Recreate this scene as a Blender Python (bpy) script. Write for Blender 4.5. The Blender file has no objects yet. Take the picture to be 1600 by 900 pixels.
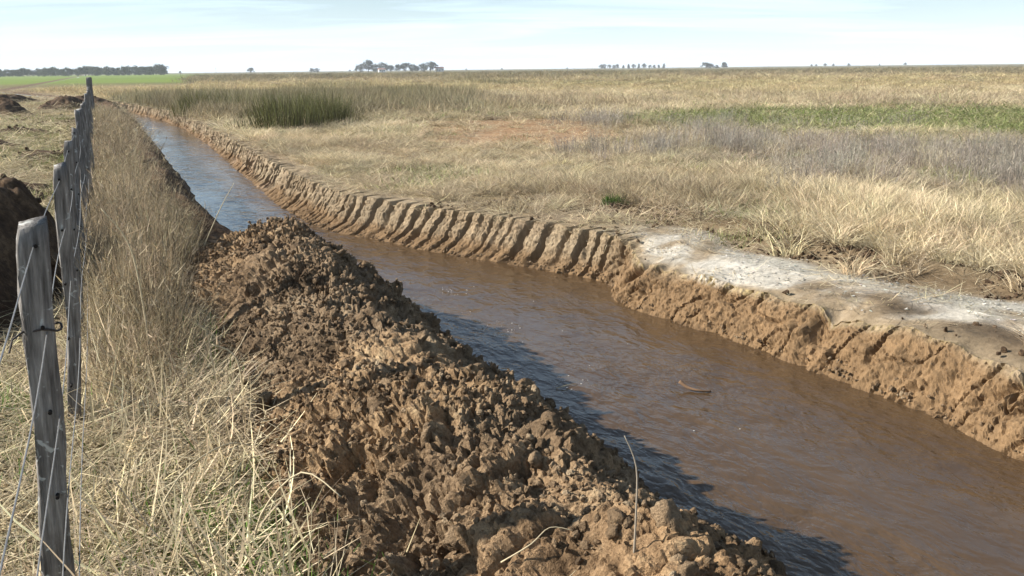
import bpy, math, random
import numpy as np
from mathutils import Vector, Matrix

random.seed(7)
RNG = np.random.default_rng(11)
rad = math.radians
sc = bpy.context.scene

# ------------------------------------------------------------------ camera
CAM_H = 1.7
cam_d = bpy.data.cameras.new("camera"); cam = bpy.data.objects.new("camera", cam_d)
sc.collection.objects.link(cam); sc.camera = cam
cam_d.sensor_width = 36.0; cam_d.lens = 36.0 * 1400 / 1600
cam_d.clip_start = 0.05; cam_d.clip_end = 20000
PITCH, ROLL = rad(13.75), rad(-0.62)
cam.matrix_world = (Matrix.Translation((0, 0, CAM_H)) @ Matrix.Rotation(rad(90) - PITCH, 4, 'X')
                    @ Matrix.Rotation(ROLL, 4, 'Z'))

# ------------------------------------------------------------------ light
TH = rad(24.2)                                   # the ditch and the fence run this far left of the view
AX = np.array([-math.sin(TH), math.cos(TH)])     # "a": along the ditch
CX = np.array([math.cos(TH), math.sin(TH)])      # "c": across it, to the right
SUN_EL, SUN_AZ = rad(30), TH + rad(66)           # azimuth counted to the left of +Y
sdir = Vector((-math.sin(SUN_AZ) * math.cos(SUN_EL), math.cos(SUN_AZ) * math.cos(SUN_EL), math.sin(SUN_EL)))
sun_d = bpy.data.lights.new("sun", 'SUN'); sun = bpy.data.objects.new("sun", sun_d)
sc.collection.objects.link(sun)
sun_d.energy = 5.0; sun_d.angle = rad(0.53); sun_d.color = (1.0, 0.955, 0.885)
sun.rotation_euler = sdir.to_track_quat('Z', 'Y').to_euler(); sun.location = (0, 0, 40)

world = bpy.data.worlds.new("World"); sc.world = world; world.use_nodes = True
nt = world.node_tree; nt.nodes.clear()
def N(nt, t, **k):
    n = nt.nodes.new(t)
    for a, v in k.items():
        if a in n.inputs.keys() if isinstance(a, str) else False: n.inputs[a].default_value = v
        else: setattr(n, a, v)
    return n
out = N(nt, 'ShaderNodeOutputWorld'); bg = N(nt, 'ShaderNodeBackground'); bg.inputs[1].default_value = 0.052
sky = N(nt, 'ShaderNodeTexSky', sky_type='NISHITA'); sky.sun_disc = False
sky.sun_elevation = SUN_EL; sky.sun_rotation = -SUN_AZ
sky.air_density = 1.0; sky.dust_density = 0.05; sky.ozone_density = 2.0
tc = N(nt, 'ShaderNodeTexCoord'); sep = N(nt, 'ShaderNodeSeparateXYZ')
nt.links.new(tc.outputs['Generated'], sep.inputs[0])
def M(nt, op, a, b=None):
    n = nt.nodes.new('ShaderNodeMath'); n.operation = op
    for i, v in enumerate((a, b)):
        if v is None: continue
        if isinstance(v, (int, float)): n.inputs[i].default_value = v
        else: nt.links.new(v, n.inputs[i])
    return n.outputs[0]
zz = M(nt, 'ADD', M(nt, 'MAXIMUM', sep.outputs[2], 0.0), 0.07)
cmb = N(nt, 'ShaderNodeCombineXYZ')
nt.links.new(M(nt, 'DIVIDE', sep.outputs[0], zz), cmb.inputs[0])
nt.links.new(M(nt, 'MULTIPLY', M(nt, 'DIVIDE', sep.outputs[1], zz), 1.0), cmb.inputs[1])
mp = N(nt, 'ShaderNodeMapping'); mp.inputs['Rotation'].default_value = (0, 0, 0.25); mp.inputs['Scale'].default_value = (0.35, 0.8, 1)
nt.links.new(cmb.outputs[0], mp.inputs[0])
cn = N(nt, 'ShaderNodeTexNoise'); cn.inputs['Scale'].default_value = 0.9; cn.inputs['Detail'].default_value = 7
cn.inputs['Roughness'].default_value = 0.55; cn.inputs['Distortion'].default_value = 0.6
nt.links.new(mp.outputs[0], cn.inputs['Vector'])
cr_ = N(nt, 'ShaderNodeValToRGB'); cr_.color_ramp.elements[0].position = 0.44; cr_.color_ramp.elements[1].position = 0.66
cr_.color_ramp.elements[1].color = (0.6, 0.6, 0.6, 1)
nt.links.new(cn.outputs[0], cr_.inputs[0])
mx = N(nt, 'ShaderNodeMix', data_type='RGBA'); mx.inputs[7].default_value = (8.8, 11.0, 13.4, 1)
veil = M(nt, 'MULTIPLY', M(nt, 'POWER', M(nt, 'SUBTRACT', 1.0, M(nt, 'MAXIMUM', sep.outputs[2], 0.0)), 15.0), 0.80)   # thin veil, thicker toward the horizon all round
nt.links.new(M(nt, 'MINIMUM', M(nt, 'ADD', cr_.outputs[0], veil), 0.96), mx.inputs[0]); nt.links.new(sky.outputs[0], mx.inputs[6])
nt.links.new(mx.outputs[2], bg.inputs[0]); nt.links.new(bg.outputs[0], out.inputs[0])

sc.view_settings.view_transform = 'Standard'; sc.view_settings.look = 'None'
sc.view_settings.exposure = 1.14; sc.view_settings.gamma = 1.0; sc.view_settings.use_curve_mapping = False
sc.render.engine = 'CYCLES'
sc.cycles.max_bounces = 4; sc.cycles.diffuse_bounces = 2; sc.cycles.glossy_bounces = 2
sc.cycles.use_adaptive_sampling = True; sc.cycles.adaptive_threshold = 0.02; sc.cycles.use_denoising = True
sc.cycles.transmission_bounces = 2; sc.cycles.volume_bounces = 1; sc.cycles.transparent_max_bounces = 8

# ------------------------------------------------------------------ noise (numpy)
def _h(ix, iy, seed):
    h = (ix.astype(np.int64) * 374761393 + iy.astype(np.int64) * 668265263 + seed * 974634777) & 0xffffffff
    h = ((h ^ (h >> 13)) * 1274126177) & 0xffffffff
    h = ((h ^ (h >> 16)) * 2246822519) & 0xffffffff
    return ((h ^ (h >> 15)) & 0xffffff) / float(0xffffff)
def vn(x, y, seed=0):
    x = np.asarray(x, float); y = np.asarray(y, float)
    ix, iy = np.floor(x), np.floor(y); fx, fy = x - ix, y - iy
    ux, uy = fx * fx * (3 - 2 * fx), fy * fy * (3 - 2 * fy)
    a = _h(ix, iy, seed); b = _h(ix + 1, iy, seed); c = _h(ix, iy + 1, seed); d = _h(ix + 1, iy + 1, seed)
    return (a + (b - a) * ux) * (1 - uy) + (c + (d - c) * ux) * uy
def fbm(x, y, seed=0, o=4, g=0.5):
    s = 0; amp = 1; t = 0
    for i in range(o):
        s = s + amp * (vn(x, y, seed + i * 17) - 0.5); t += amp
        x = np.asarray(x) * 2.03 + 5.1; y = np.asarray(y) * 1.97 + 3.7; amp *= g
    return s / t * 2
def worley(x, y, seed=0):
    x = np.asarray(x, float); y = np.asarray(y, float)
    ix, iy = np.floor(x), np.floor(y); best = np.full(x.shape, 9.0); cid = np.zeros(x.shape)
    for dx in (-1, 0, 1):
        for dy in (-1, 0, 1):
            jx, jy = ix + dx, iy + dy
            px = jx + _h(jx, jy, seed); py = jy + _h(jx, jy, seed + 91)
            d = (px - x) ** 2 + (py - y) ** 2
            m = d < best; best = np.where(m, d, best); cid = np.where(m, _h(jx, jy, seed + 7), cid)
    return np.sqrt(best), cid
def lumps(x, y, seed=0):
    f, cid = worley(x, y, seed)
    return np.sqrt(np.clip(1 - (f / 0.75) ** 2, 0, 1)) * (0.35 + 0.65 * cid)
def blocks(x, y, seed=0):                       # broken clods: tilted facets with dark crevices between
    x = np.asarray(x, float); y = np.asarray(y, float)
    ix, iy = np.floor(x), np.floor(y); f1 = np.full(x.shape, 9.0); f2 = np.full(x.shape, 9.0)
    val = np.zeros(x.shape)
    for dx in (-1, 0, 1):
        for dy in (-1, 0, 1):
            jx, jy = ix + dx, iy + dy
            ox = x - jx - _h(jx, jy, seed); oy = y - jy - _h(jx, jy, seed + 91)
            d = np.sqrt(ox * ox + oy * oy); m = d < f1
            f2 = np.where(m, f1, np.minimum(f2, d)); f1 = np.where(m, d, f1)
            v = _h(jx, jy, seed + 7) ** 1.5 + 1.2 * (_h(jx, jy, seed + 8) - .5) * ox + 1.2 * (_h(jx, jy, seed + 9) - .5) * oy
            val = np.where(m, v, val)
    e = np.clip((f2 - f1) / 0.22, 0, 1)
    return val * (0.35 + 0.65 * np.sqrt(e)) - 0.35 * (1 - e) ** 2 - 0.25 * f1 * f1
def ss(e0, e1, x):
    t = np.clip((np.asarray(x, float) - e0) / (e1 - e0), 0, 1); return t * t * (3 - 2 * t)
def to_xy(a, c): return a * AX[0] + c * CX[0], a * AX[1] + c * CX[1]
def to_ac(x, y): return x * AX[0] + y * AX[1], x * CX[0] + y * CX[1]

# ------------------------------------------------------------------ mesh helpers
COL = sc.collection
def link(o, parent=None):
    COL.objects.link(o)
    if parent is not None: o.parent = parent
    return o
def mesh_np(name, v, f, mat=None, smooth=False, attrs=None):
    me = bpy.data.meshes.new(name)
    v = np.asarray(v, np.float32); f = np.asarray(f, np.int32); k = f.shape[1]
    me.vertices.add(len(v)); me.vertices.foreach_set('co', v.ravel())
    me.loops.add(f.size); me.loops.foreach_set('vertex_index', f.ravel())
    me.polygons.add(len(f)); me.polygons.foreach_set('loop_start', np.arange(0, f.size, k, dtype=np.int32))
    try: me.polygons.foreach_set('loop_total', np.full(len(f), k, np.int32))
    except Exception: pass
    if smooth: me.polygons.foreach_set('use_smooth', np.ones(len(f), bool))
    if attrs:
        for an, av in attrs.items():
            at = me.attributes.new(an, 'FLOAT_COLOR', 'POINT')
            av = np.asarray(av, np.float32)
            if av.shape[1] == 3: av = np.hstack([av, np.ones((len(av), 1), np.float32)])
            at.data.foreach_set('color', av.ravel())
    me.update(); me.validate()
    if mat: me.materials.append(mat)
    return me
def grid_faces(nr, nc):
    i = np.arange(nr - 1)[:, None] * nc + np.arange(nc - 1)[None, :]
    return np.stack([i, i + 1, i + nc + 1, i + nc], -1).reshape(-1, 4)
def tag(o, label=None, cat=None, group=None, kind=None):
    if label: o['label'] = label
    if cat: o['category'] = cat
    if group: o['group'] = group
    if kind: o['kind'] = kind
    return o
def obj(name, me, parent=None, rot=False):
    o = bpy.data.objects.new(name, me); link(o, parent)
    if rot: o.rotation_euler = (0, 0, TH)        # mesh is in (c, a, z)
    return o
def empty(name, loc=(0, 0, 0), rz=0):
    o = bpy.data.objects.new(name, None); link(o); o.location = loc; o.rotation_euler = (0, 0, rz)
    o.empty_display_size = 0.1
    return o

class MB:                                        # collects strips, tubes and boxes into one mesh
    def __init__(s): s.v = []; s.f = []
    def tube(s, pts, r, n=5, cap=True):
        pts = [Vector(p) for p in pts]
        if not hasattr(r, '__len__'): r = [r] * len(pts)
        b = len(s.v)
        for i, p in enumerate(pts):
            t = (pts[min(i + 1, len(pts) - 1)] - pts[max(i - 1, 0)])
            if t.length < 1e-9: t = Vector((0, 0, 1))
            t.normalize(); u = t.orthogonal().normalized() if i == 0 else (u - t * u.dot(t)).normalized(); w = t.cross(u)
            for k in range(n):
                an = 2 * math.pi * k / n; s.v.append(p + (u * math.cos(an) + w * math.sin(an)) * r[i])
        for i in range(len(pts) - 1):
            for k in range(n):
                s.f.append((b + i * n + k, b + i * n + (k + 1) % n, b + (i + 1) * n + (k + 1) % n, b + (i + 1) * n + k))
        if cap:
            s.f.append(tuple(b + k for k in range(n))[::-1]); s.f.append(tuple(b + (len(pts) - 1) * n + k for k in range(n)))
    def box(s, lo, hi):
        b = len(s.v); (x0, y0, z0), (x1, y1, z1) = lo, hi
        s.v += [Vector(p) for p in ((x0,y0,z0),(x1,y0,z0),(x1,y1,z0),(x0,y1,z0),(x0,y0,z1),(x1,y0,z1),(x1,y1,z1),(x0,y1,z1))]
        s.f += [tuple(b + i for i in q) for q in ((3,2,1,0),(4,5,6,7),(0,1,5,4),(1,2,6,5),(2,3,7,6),(3,0,4,7))]
    def mesh(s, name, mat, smooth=False):
        me = bpy.data.meshes.new(name); me.from_pydata([tuple(p) for p in s.v], [], s.f)
        if smooth: me.polygons.foreach_set('use_smooth', np.ones(len(me.polygons), bool))
        me.materials.append(mat); me.update(); return me
    def build(s, name, mat, parent=None, smooth=False): return obj(name, s.mesh(name, mat, smooth), parent)

# blades as flat tapered strips, vectorised: base, direction, length, bend, width
def blades(base, yaw, lean, length, droop, width, segs=4, twist=None):
    n = len(base); t = np.linspace(0, 1, segs + 1)
    V = np.zeros((n, segs + 1, 2, 3)); p = np.array(base, float).copy()
    hd = np.stack([np.cos(yaw), np.sin(yaw)], -1)
    tw = yaw + math.pi / 2 if twist is None else twist
    side = np.stack([np.cos(tw), np.sin(tw), np.zeros(n)], -1)
    ang = np.array(lean, float).copy()
    for i in range(segs + 1):
        w = width * (1 - 0.85 * t[i] ** 2) * 0.5
        V[:, i, 0] = p - side * w[:, None]; V[:, i, 1] = p + side * w[:, None]
        stp = length / segs
        p = p + np.stack([hd[:, 0] * np.sin(ang) * stp, hd[:, 1] * np.sin(ang) * stp, np.cos(ang) * stp], -1)
        ang = ang + droop / segs
    idx = np.arange(n)[:, None] * (segs + 1) * 2 + np.arange(segs)[None, :] * 2
    F = np.stack([idx, idx + 1, idx + 3, idx + 2], -1).reshape(-1, 4)
    return V.reshape(-1, 3), F

# ------------------------------------------------------------------ materials
def new_mat(name):
    m = bpy.data.materials.new(name); m.use_nodes = True; t = m.node_tree; t.nodes.clear()
    o = t.nodes.new('ShaderNodeOutputMaterial'); return m, t, o
def noise(t, vec, scale, detail=5, rough=0.55, dist=0.0):
    n = t.nodes.new('ShaderNodeTexNoise'); n.inputs['Scale'].default_value = scale; n.inputs['Detail'].default_value = detail
    n.inputs['Roughness'].default_value = rough; n.inputs['Distortion'].default_value = dist
    if vec is not None: t.links.new(vec, n.inputs['Vector'])
    return n.outputs[0]
def ramp(t, fac, stops):
    r = t.nodes.new('ShaderNodeValToRGB'); e = r.color_ramp.elements
    while len(e) < len(stops): e.new(0.5)
    for i, (p, c) in enumerate(stops):
        e[i].position = p; e[i].color = (*c, 1) if len(c) == 3 else c
    t.links.new(fac, r.inputs[0]); return r.outputs[0]
def mix(t, f, a, b, mode='MIX'):
    n = t.nodes.new('ShaderNodeMix'); n.data_type = 'RGBA'; n.blend_type = mode
    for s, v in ((n.inputs[0], f), (n.inputs[6], a), (n.inputs[7], b)):
        if isinstance(v, (int, float)): s.default_value = v
        elif isinstance(v, tuple): s.default_value = (*v, 1)
        else: t.links.new(v, s)
    return n.outputs[2]
def bump(t, h, strength, dist, nrm=None):
    b = t.nodes.new('ShaderNodeBump'); b.inputs['Strength'].default_value = strength; b.inputs['Distance'].default_value = dist
    t.links.new(h, b.inputs['Height'])
    if nrm is not None: t.links.new(nrm, b.inputs['Normal'])
    return b.outputs[0]
def coord(t, kind='Object'):
    return t.nodes.new('ShaderNodeTexCoord').outputs[kind]
def mapping(t, vec, scale=(1, 1, 1), rot=(0, 0, 0)):
    m = t.nodes.new('ShaderNodeMapping'); m.inputs['Scale'].default_value = scale; m.inputs['Rotation'].default_value = rot
    t.links.new(vec, m.inputs[0]); return m.outputs[0]
def principled(t, o, col, rough=0.9, nrm=None, spec=0.25):
    p = t.nodes.new('ShaderNodeBsdfPrincipled')
    if isinstance(col, tuple): p.inputs['Base Color'].default_value = (*col, 1)
    else: t.links.new(col, p.inputs['Base Color'])
    if isinstance(rough, (int, float)): p.inputs['Roughness'].default_value = rough
    else: t.links.new(rough, p.inputs['Roughness'])
    p.inputs['Specular IOR Level'].default_value = spec
    if nrm is not None: t.links.new(nrm, p.inputs['Normal'])
    t.links.new(p.outputs[0], o.inputs[0]); return p

def soil_mat(name, stops, tint=None, bs=1.0, rnd=False, fine=60):
    m, t, o = new_mat(name); g = t.nodes.new('ShaderNodeNewGeometry').outputs['Position']
    n1 = noise(t, g, 3.5, 6, 0.6); n2 = noise(t, g, 22, 5, 0.65); n3 = noise(t, g, fine * 1.8, 4, 0.6)
    f = M(t, 'ADD', M(t, 'MULTIPLY', n1, 0.55), M(t, 'MULTIPLY', n2, 0.45))
    if rnd:
        oi = t.nodes.new('ShaderNodeObjectInfo').outputs['Random']
        f = M(t, 'ADD', M(t, 'MULTIPLY', f, 0.8), M(t, 'MULTIPLY', M(t, 'SUBTRACT', oi, -0.15), 0.18))
    c = ramp(t, f, stops)
    c = mix(t, 0.55, c, ramp(t, n3, [(0.3, (0.45, 0.42, 0.4)), (0.7, (1.35, 1.35, 1.3))]), 'MULTIPLY')
    if tint:
        at = t.nodes.new('ShaderNodeAttribute'); at.attribute_name = tint
        c = mix(t, 1.0, c, at.outputs['Color'], 'MULTIPLY')
    h = M(t, 'ADD', M(t, 'MULTIPLY', n2, 1.0), M(t, 'MULTIPLY', n3, 0.5))
    n4 = noise(t, g, 260, 3, 0.6); h = M(t, 'ADD', h, M(t, 'MULTIPLY', n4, 0.3))
    nr = bump(t, h, 1.0 * bs, 0.025)
    principled(t, o, c, 0.95, nr, 0.12); return m

SOIL = soil_mat('spoil_soil', [(0.36, (0.066, 0.044, 0.026)), (0.45, (0.205, 0.140, 0.084)), (0.55, (0.325, 0.23, 0.141)), (0.69, (0.44, 0.345, 0.225))], tint='tint')
CLOD = soil_mat('clod_soil', [(0.34, (0.060, 0.040, 0.025)), (0.48, (0.180, 0.122, 0.072)), (0.60, (0.28, 0.196, 0.119)), (0.74, (0.45, 0.36, 0.24))], rnd=True)
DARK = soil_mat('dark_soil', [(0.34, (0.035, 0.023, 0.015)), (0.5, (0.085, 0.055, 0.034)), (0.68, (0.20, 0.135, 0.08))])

def ground_mat(name, stretch=(1, 1, 1)):         # base colour from the terrain's own colour map, broken up by grain
    m, t, o = new_mat(name); g = t.nodes.new('ShaderNodeNewGeometry').outputs['Position']
    at = t.nodes.new('ShaderNodeAttribute'); at.attribute_name = 'col'
    n1 = noise(t, g, 1.3, 6, 0.62); n2 = noise(t, g, 14, 5, 0.65); n3 = noise(t, g, 70, 4, 0.7)
    n0 = noise(t, g, 0.035, 6, 0.6)
    c = mix(t, 0.5, at.outputs['Color'], ramp(t, n1, [(0.3, (0.5, 0.5, 0.5)), (0.7, (1.45, 1.4, 1.35))]), 'MULTIPLY')
    c = mix(t, 0.6, c, ramp(t, n2, [(0.3, (0.5, 0.48, 0.45)), (0.7, (1.4, 1.4, 1.35))]), 'MULTIPLY')
    c = mix(t, 0.5, c, ramp(t, n3, [(0.3, (0.5, 0.5, 0.5)), (0.7, (1.45, 1.45, 1.4))]), 'MULTIPLY')
    c = mix(t, 0.5, c, ramp(t, n0, [(0.35, (0.7, 0.72, 0.7)), (0.65, (1.25, 1.2, 1.15))]), 'MULTIPLY')
    h = M(t, 'ADD', n2, M(t, 'MULTIPLY', n3, 0.5))
    principled(t, o, c, 0.95, bump(t, h, 0.7, 0.03), 0.1); return m
GROUND = ground_mat('field_ground')

def bank_mat():
    m, t, o = new_mat('bank_clay'); g = coord(t)
    at = t.nodes.new('ShaderNodeAttribute'); at.attribute_name = 'col'
    n1 = noise(t, g, 4, 6, 0.6); n2 = noise(t, mapping(t, g, (1, 1, 0.35)), 26, 5, 0.6); n3 = noise(t, g, 120, 4, 0.6)
    c = mix(t, 0.6, at.outputs['Color'], ramp(t, n1, [(0.3, (0.62, 0.6, 0.57)), (0.7, (1.3, 1.28, 1.25))]), 'MULTIPLY')
    c = mix(t, 0.55, c, ramp(t, n2, [(0.3, (0.6, 0.58, 0.55)), (0.7, (1.3, 1.3, 1.28))]), 'MULTIPLY')
    c = mix(t, 0.4, c, ramp(t, n3, [(0.3, (0.55, 0.53, 0.5)), (0.7, (1.35, 1.35, 1.3))]), 'MULTIPLY')
    h = M(t, 'ADD', n2, M(t, 'MULTIPLY', n3, 0.35))
    principled(t, o, c, 0.9, bump(t, h, 0.6, 0.016), 0.18); return m
BANK = bank_mat()

def water_mat():
    m, t, o = new_mat('muddy_water'); g = coord(t)          # object space: x across, y along the ditch
    big = noise(t, mapping(t, g, (1.0, 0.45, 1), (0, 0, 0.5)), 1.6, 4, 0.55, 0.6)
    r1 = noise(t, mapping(t, g, (1.0, 0.55, 1), (0, 0, 0.35)), 5.5, 4, 0.5, 0.4)
    r2 = noise(t, mapping(t, g, (1.0, 0.5, 1), (0, 0, -0.5)), 17, 3, 0.5, 0.3)
    h = M(t, 'ADD', M(t, 'MULTIPLY', r1, 1.0), M(t, 'MULTIPLY', r2, 0.30))
    h = M(t, 'ADD', h, M(t, 'MULTIPLY', big, 1.1))
    nr = bump(t, h, 0.42, 0.07); ruf = noise(t, mapping(t, g, (1.0, 0.35, 1), (0, 0, 0.2)), 0.9, 3, 0.5, 0.5)
    sr = ramp(t, ruf, [(0.35, (0.2, 0.2, 0.2)), (0.65, (0.62, 0.62, 0.62))]); t.links.new(sr, nr.node.inputs['Strength'])
    c = ramp(t, big, [(0.3, (0.056, 0.034, 0.018)), (0.7, (0.082, 0.051, 0.026))])
    p = principled(t, o, c, 0.07, nr, 0.5); p.inputs['IOR'].default_value = 1.33
    return m
WATER = water_mat()

def blade_mat(name, col=None,  trans=0.3, var=0.35, rough=0.8):
    m, t, o = new_mat(name)
    if col is None:
        at = t.nodes.new('ShaderNodeAttribute'); at.attribute_type = 'GEOMETRY' if name.endswith('real') else 'INSTANCER'; at.attribute_name = 'col'; c = at.outputs['Color']
    else:
        rgb = t.nodes.new('ShaderNodeRGB'); rgb.outputs[0].default_value = (*col, 1); c = rgb.outputs[0]
    isl = t.nodes.new('ShaderNodeNewGeometry').outputs['Random Per Island']
    c = mix(t, 1.0, c, ramp(t, isl, [(0.0, (1 - var * 1.4, 1 - var * 1.5, 1 - var * 1.6)), (0.6, (1.0, 1.0, 1.0)), (1.0, (1 + var * 1.3, 1 + var * 1.25, 1 + var * 1.1))]), 'MULTIPLY')
    d = t.nodes.new('ShaderNodeBsdfPrincipled'); t.links.new(c, d.inputs['Base Color']); d.inputs['Roughness'].default_value = rough
    d.inputs['Specular IOR Level'].default_value = 0.25
    tr = t.nodes.new('ShaderNodeBsdfTranslucent'); t.links.new(c, tr.inputs[0])
    ms = t.nodes.new('ShaderNodeMixShader'); ms.inputs[0].default_value = trans
    t.links.new(d.outputs[0], ms.inputs[1]); t.links.new(tr.outputs[0], ms.inputs[2]); t.links.new(ms.outputs[0], o.inputs[0])
    return m
BLADE = blade_mat('grass_blades')
BLADE_R = blade_mat('grass_blades_real')
RUSH = blade_mat('rush_blades', (0.105, 0.108, 0.040), 0.3, 0.6)
WEED = blade_mat('weed_leaf', (0.07, 0.13, 0.025), 0.3)
STALK = blade_mat('pale_stalk', (0.52, 0.43, 0.27), 0.1, 0.2)
TWIG = blade_mat('dead_twig', (0.24, 0.20, 0.15), 0.0, 0.2)

DRIFT = blade_mat('wet_reed', (0.15, 0.09, 0.05), 0.0, 0.1)

def wood_mat():
    m, t, o = new_mat('weathered_post'); g = coord(t)
    gr = noise(t, mapping(t, g, (1, 1, 0.06)), 70, 5, 0.65); lg = noise(t, mapping(t, g, (1, 1, 0.5)), 9, 5, 0.6)
    li = noise(t, g, 24, 4, 0.55, 0.8)
    c = ramp(t, gr, [(0.3, (0.06, 0.054, 0.048)), (0.55, (0.20, 0.185, 0.168)), (0.75, (0.37, 0.35, 0.32))])
    c = mix(t, 0.6, c, ramp(t, lg, [(0.35, (0.55, 0.52, 0.5)), (0.65, (1.25, 1.25, 1.25))]), 'MULTIPLY')
    c = mix(t, ramp(t, li, [(0.62, (0, 0, 0)), (0.67, (0.8, 0.8, 0.8))]), c, (0.42, 0.43, 0.40))
    principled(t, o, c, 0.9, bump(t, M(t, 'ADD', gr, M(t, 'MULTIPLY', lg, 0.5)), 0.8, 0.012), 0.15); return m
WOOD = wood_mat()
def plain(name, col, rough=0.7, metal=0.0, ns=8):
    m, t, o = new_mat(name); g = coord(t); n = noise(t, g, ns, 5)
    c = mix(t, 0.5, col, ramp(t, n, [(0.3, (0.6, 0.6, 0.6)), (0.7, (1.3, 1.3, 1.3))]), 'MULTIPLY')
    p = principled(t, o, c, rough); p.inputs['Metallic'].default_value = metal; return m
WIRE = plain('galvanised_wire', (0.24, 0.235, 0.225), 0.55, 0.5, 40)
RUSTW = plain('dark_tie_wire', (0.06, 0.05, 0.045), 0.7, 0.4, 40)
HOLE = plain('post_hole_wood', (0.015, 0.012, 0.01), 0.95)
FOAM = plain('foam', (0.75, 0.73, 0.68), 0.6)
FARLEAF = blade_mat('far_foliage', (0.055, 0.068, 0.035), 0.15, 0.35)
BARK = plain('bark', (0.09, 0.07, 0.055), 0.9)
PLASTER = plain('white_plaster', (0.72, 0.70, 0.66), 0.85, 0, 1.5)
ROOF = plain('farm_roof', (0.30, 0.17, 0.13), 0.7, 0, 1.2)
PANE = plain('dark_pane', (0.03, 0.035, 0.04), 0.2)
DOOR = plain('door_paint', (0.12, 0.09, 0.07), 0.6)

# ------------------------------------------------------------------ lie of the land
WZ = -0.45                                       # water level
ka = np.array([-40, -5, 0, 3.0, 3.7, 4.4, 5.3, 6.4, 7.05, 7.35, 7.8, 8.9, 10.4, 12.2, 14.7, 20.4, 29.2, 38, 43.7, 51, 59, 75, 110, 5000])
kr = np.array([4.6, 4.6, 4.5, 4.43, 4.50, 4.5, 4.45, 4.33, 4.20, 4.38, 4.52, 4.05, 3.30, 2.62, 2.43, 2.6, 2.88, 2.88, 2.66, 2.0, 1.15, -1.2, -8, -8])
ko = np.array([.33, .33, .33, .34, .34, .33, .3, .3, .26, .26, .3, .42, .5, .52, .48, .36, .28, .26, .25, .25, .25, .25, .25, .25])
kla = np.array([-40, 7.0, 8.5, 10.0, 12, 30, 43.7, 51, 59, 75, 110, 5000])
kl = np.array([2.3, 2.25, 1.9, 1.25, 1.05, 1.15, 1.0, .3, -.4, -2.8, -9.6, -9.6])
def smooth_interp(a, xs, ys, w):
    a = np.asarray(a, float); return sum(np.interp(a + d * w, xs, ys) for d in (-1, -.5, 0, .5, 1)) / 5
def c_right(a): return smooth_interp(a, ka, kr, 0.22) + 0.05 * fbm(np.asarray(a) * 1.3, np.zeros_like(a), 3, 3)
def c_off(a): return np.interp(a, ka, ko)
def c_left(a): return smooth_interp(a, kla, kl, 0.5) + 0.06 * fbm(np.asarray(a) * 0.9, np.zeros_like(a), 5, 3)
def depth_k(a): return 1 - ss(60, 67, a)

def field_z(a, c):                               # the land away from the ditch
    x, y = to_xy(a, c); r = np.hypot(x, y)
    z = 0.035 * fbm(x * 0.5, y * 0.5, 21, 3) + 0.018 * fbm(x * 3, y * 3, 22, 3)
    z = z + 0.25 * ss(40, 400, r) * fbm(x / 70, y / 70, 23, 3)
    d = c - (c_right(a) + c_off(a))              # metres beyond the right lip
    near = (1 - ss(14, 30, a))
    rgt = ss(0.0, 0.2, d)
    rut = np.exp(-((d - 1.55 - 0.15 * fbm(a * .6, d * 0, 31, 2)) / 0.16) ** 2) - 0.6 * np.exp(-((d - 1.15) / 0.25) ** 2)
    z = z + near * rgt * rut * 0.07 * (0.4 + vn(a * 1.1, d * 2, 33)) * (1 - ss(8, 11, a))
    z = z - 0.05 * near * (1 - ss(0, 0.7, d)) * ss(-0.4, 0.0, d) * (1 - ss(7, 8, a))
    lf = ss(-0.35, -0.8, c) if False else (1 - ss(-0.9, -0.35, c))
    z = z + lf * (0.11 * fbm(x * 1.6, y * 1.6, 24, 4)) * (1 - ss(20, 60, r))
    return z

# heap profile, shared with everything that stands on it
def heap_base(a, c):
    cc = 1.30 + 0.10 * fbm(a * 0.9, a * 0, 41, 3)
    foot = 0.47 + 0.10 * fbm(a * 1.3, a * 0 + 3, 42, 3)
    zc = 0.47 + 0.10 * fbm(a * 1.0, a * 0 + 9, 43, 3) + 0.05 * ss(3.2, 2.0, a) if False else 0.43 + 0.10 * fbm(a * 1.0, a * 0 + 9, 43, 3)
    e = 1 - ss(6.9, 9.8, a)
    zc = zc * e - 0.06 * (1 - e)
    u = np.clip((c - foot) / (cc - foot), -0.6, 1)
    L = zc * np.sin(np.clip(u, 0, 1) * math.pi / 2) ** 0.95 - 0.05 * (u <= 0) + np.minimum(u, 0) * 0.3
    w = np.clip((c - cc) / (c_left(a) - cc + 0.05), 0, 1.7)
    R = zc - (zc - WZ) * (0.25 * w + 0.75 * w ** 1.35)
    return np.where(c < cc, L, R)
def heap_disp(a, c):
    wx = 0.07 * fbm(a * 6, c * 6, 51, 4); wy = 0.07 * fbm(a * 6, c * 6, 52, 4)
    A, C = a + wx, c + wy
    k = ss(0.34, 0.54, c)
    rough = 0.5 + 0.85 * ss(0.32, 0.62, vn(a * 1.5 + 3, c * 2.1, 57))
    d = 0.06 * blocks(A / 0.30, C / 0.27, 53) + 0.038 * blocks(A / 0.13, C / 0.12, 54) * rough + 0.030 * blocks(A / 0.062, C / 0.058, 55) * rough \
        + 0.017 * blocks(A / 0.030, C / 0.030, 56) * rough + 0.028 * fbm(a * 7, c * 7, 58, 5, .6) - 0.03
    hole = np.exp(-(((a - 2.55) / 0.16) ** 2 + ((c - 0.78) / 0.15) ** 2)) * 0.10 + np.exp(-(((a - 1.95) / 0.10) ** 2 + ((c - 1.02) / 0.12) ** 2)) * 0.09
    return d * k - hole
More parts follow.
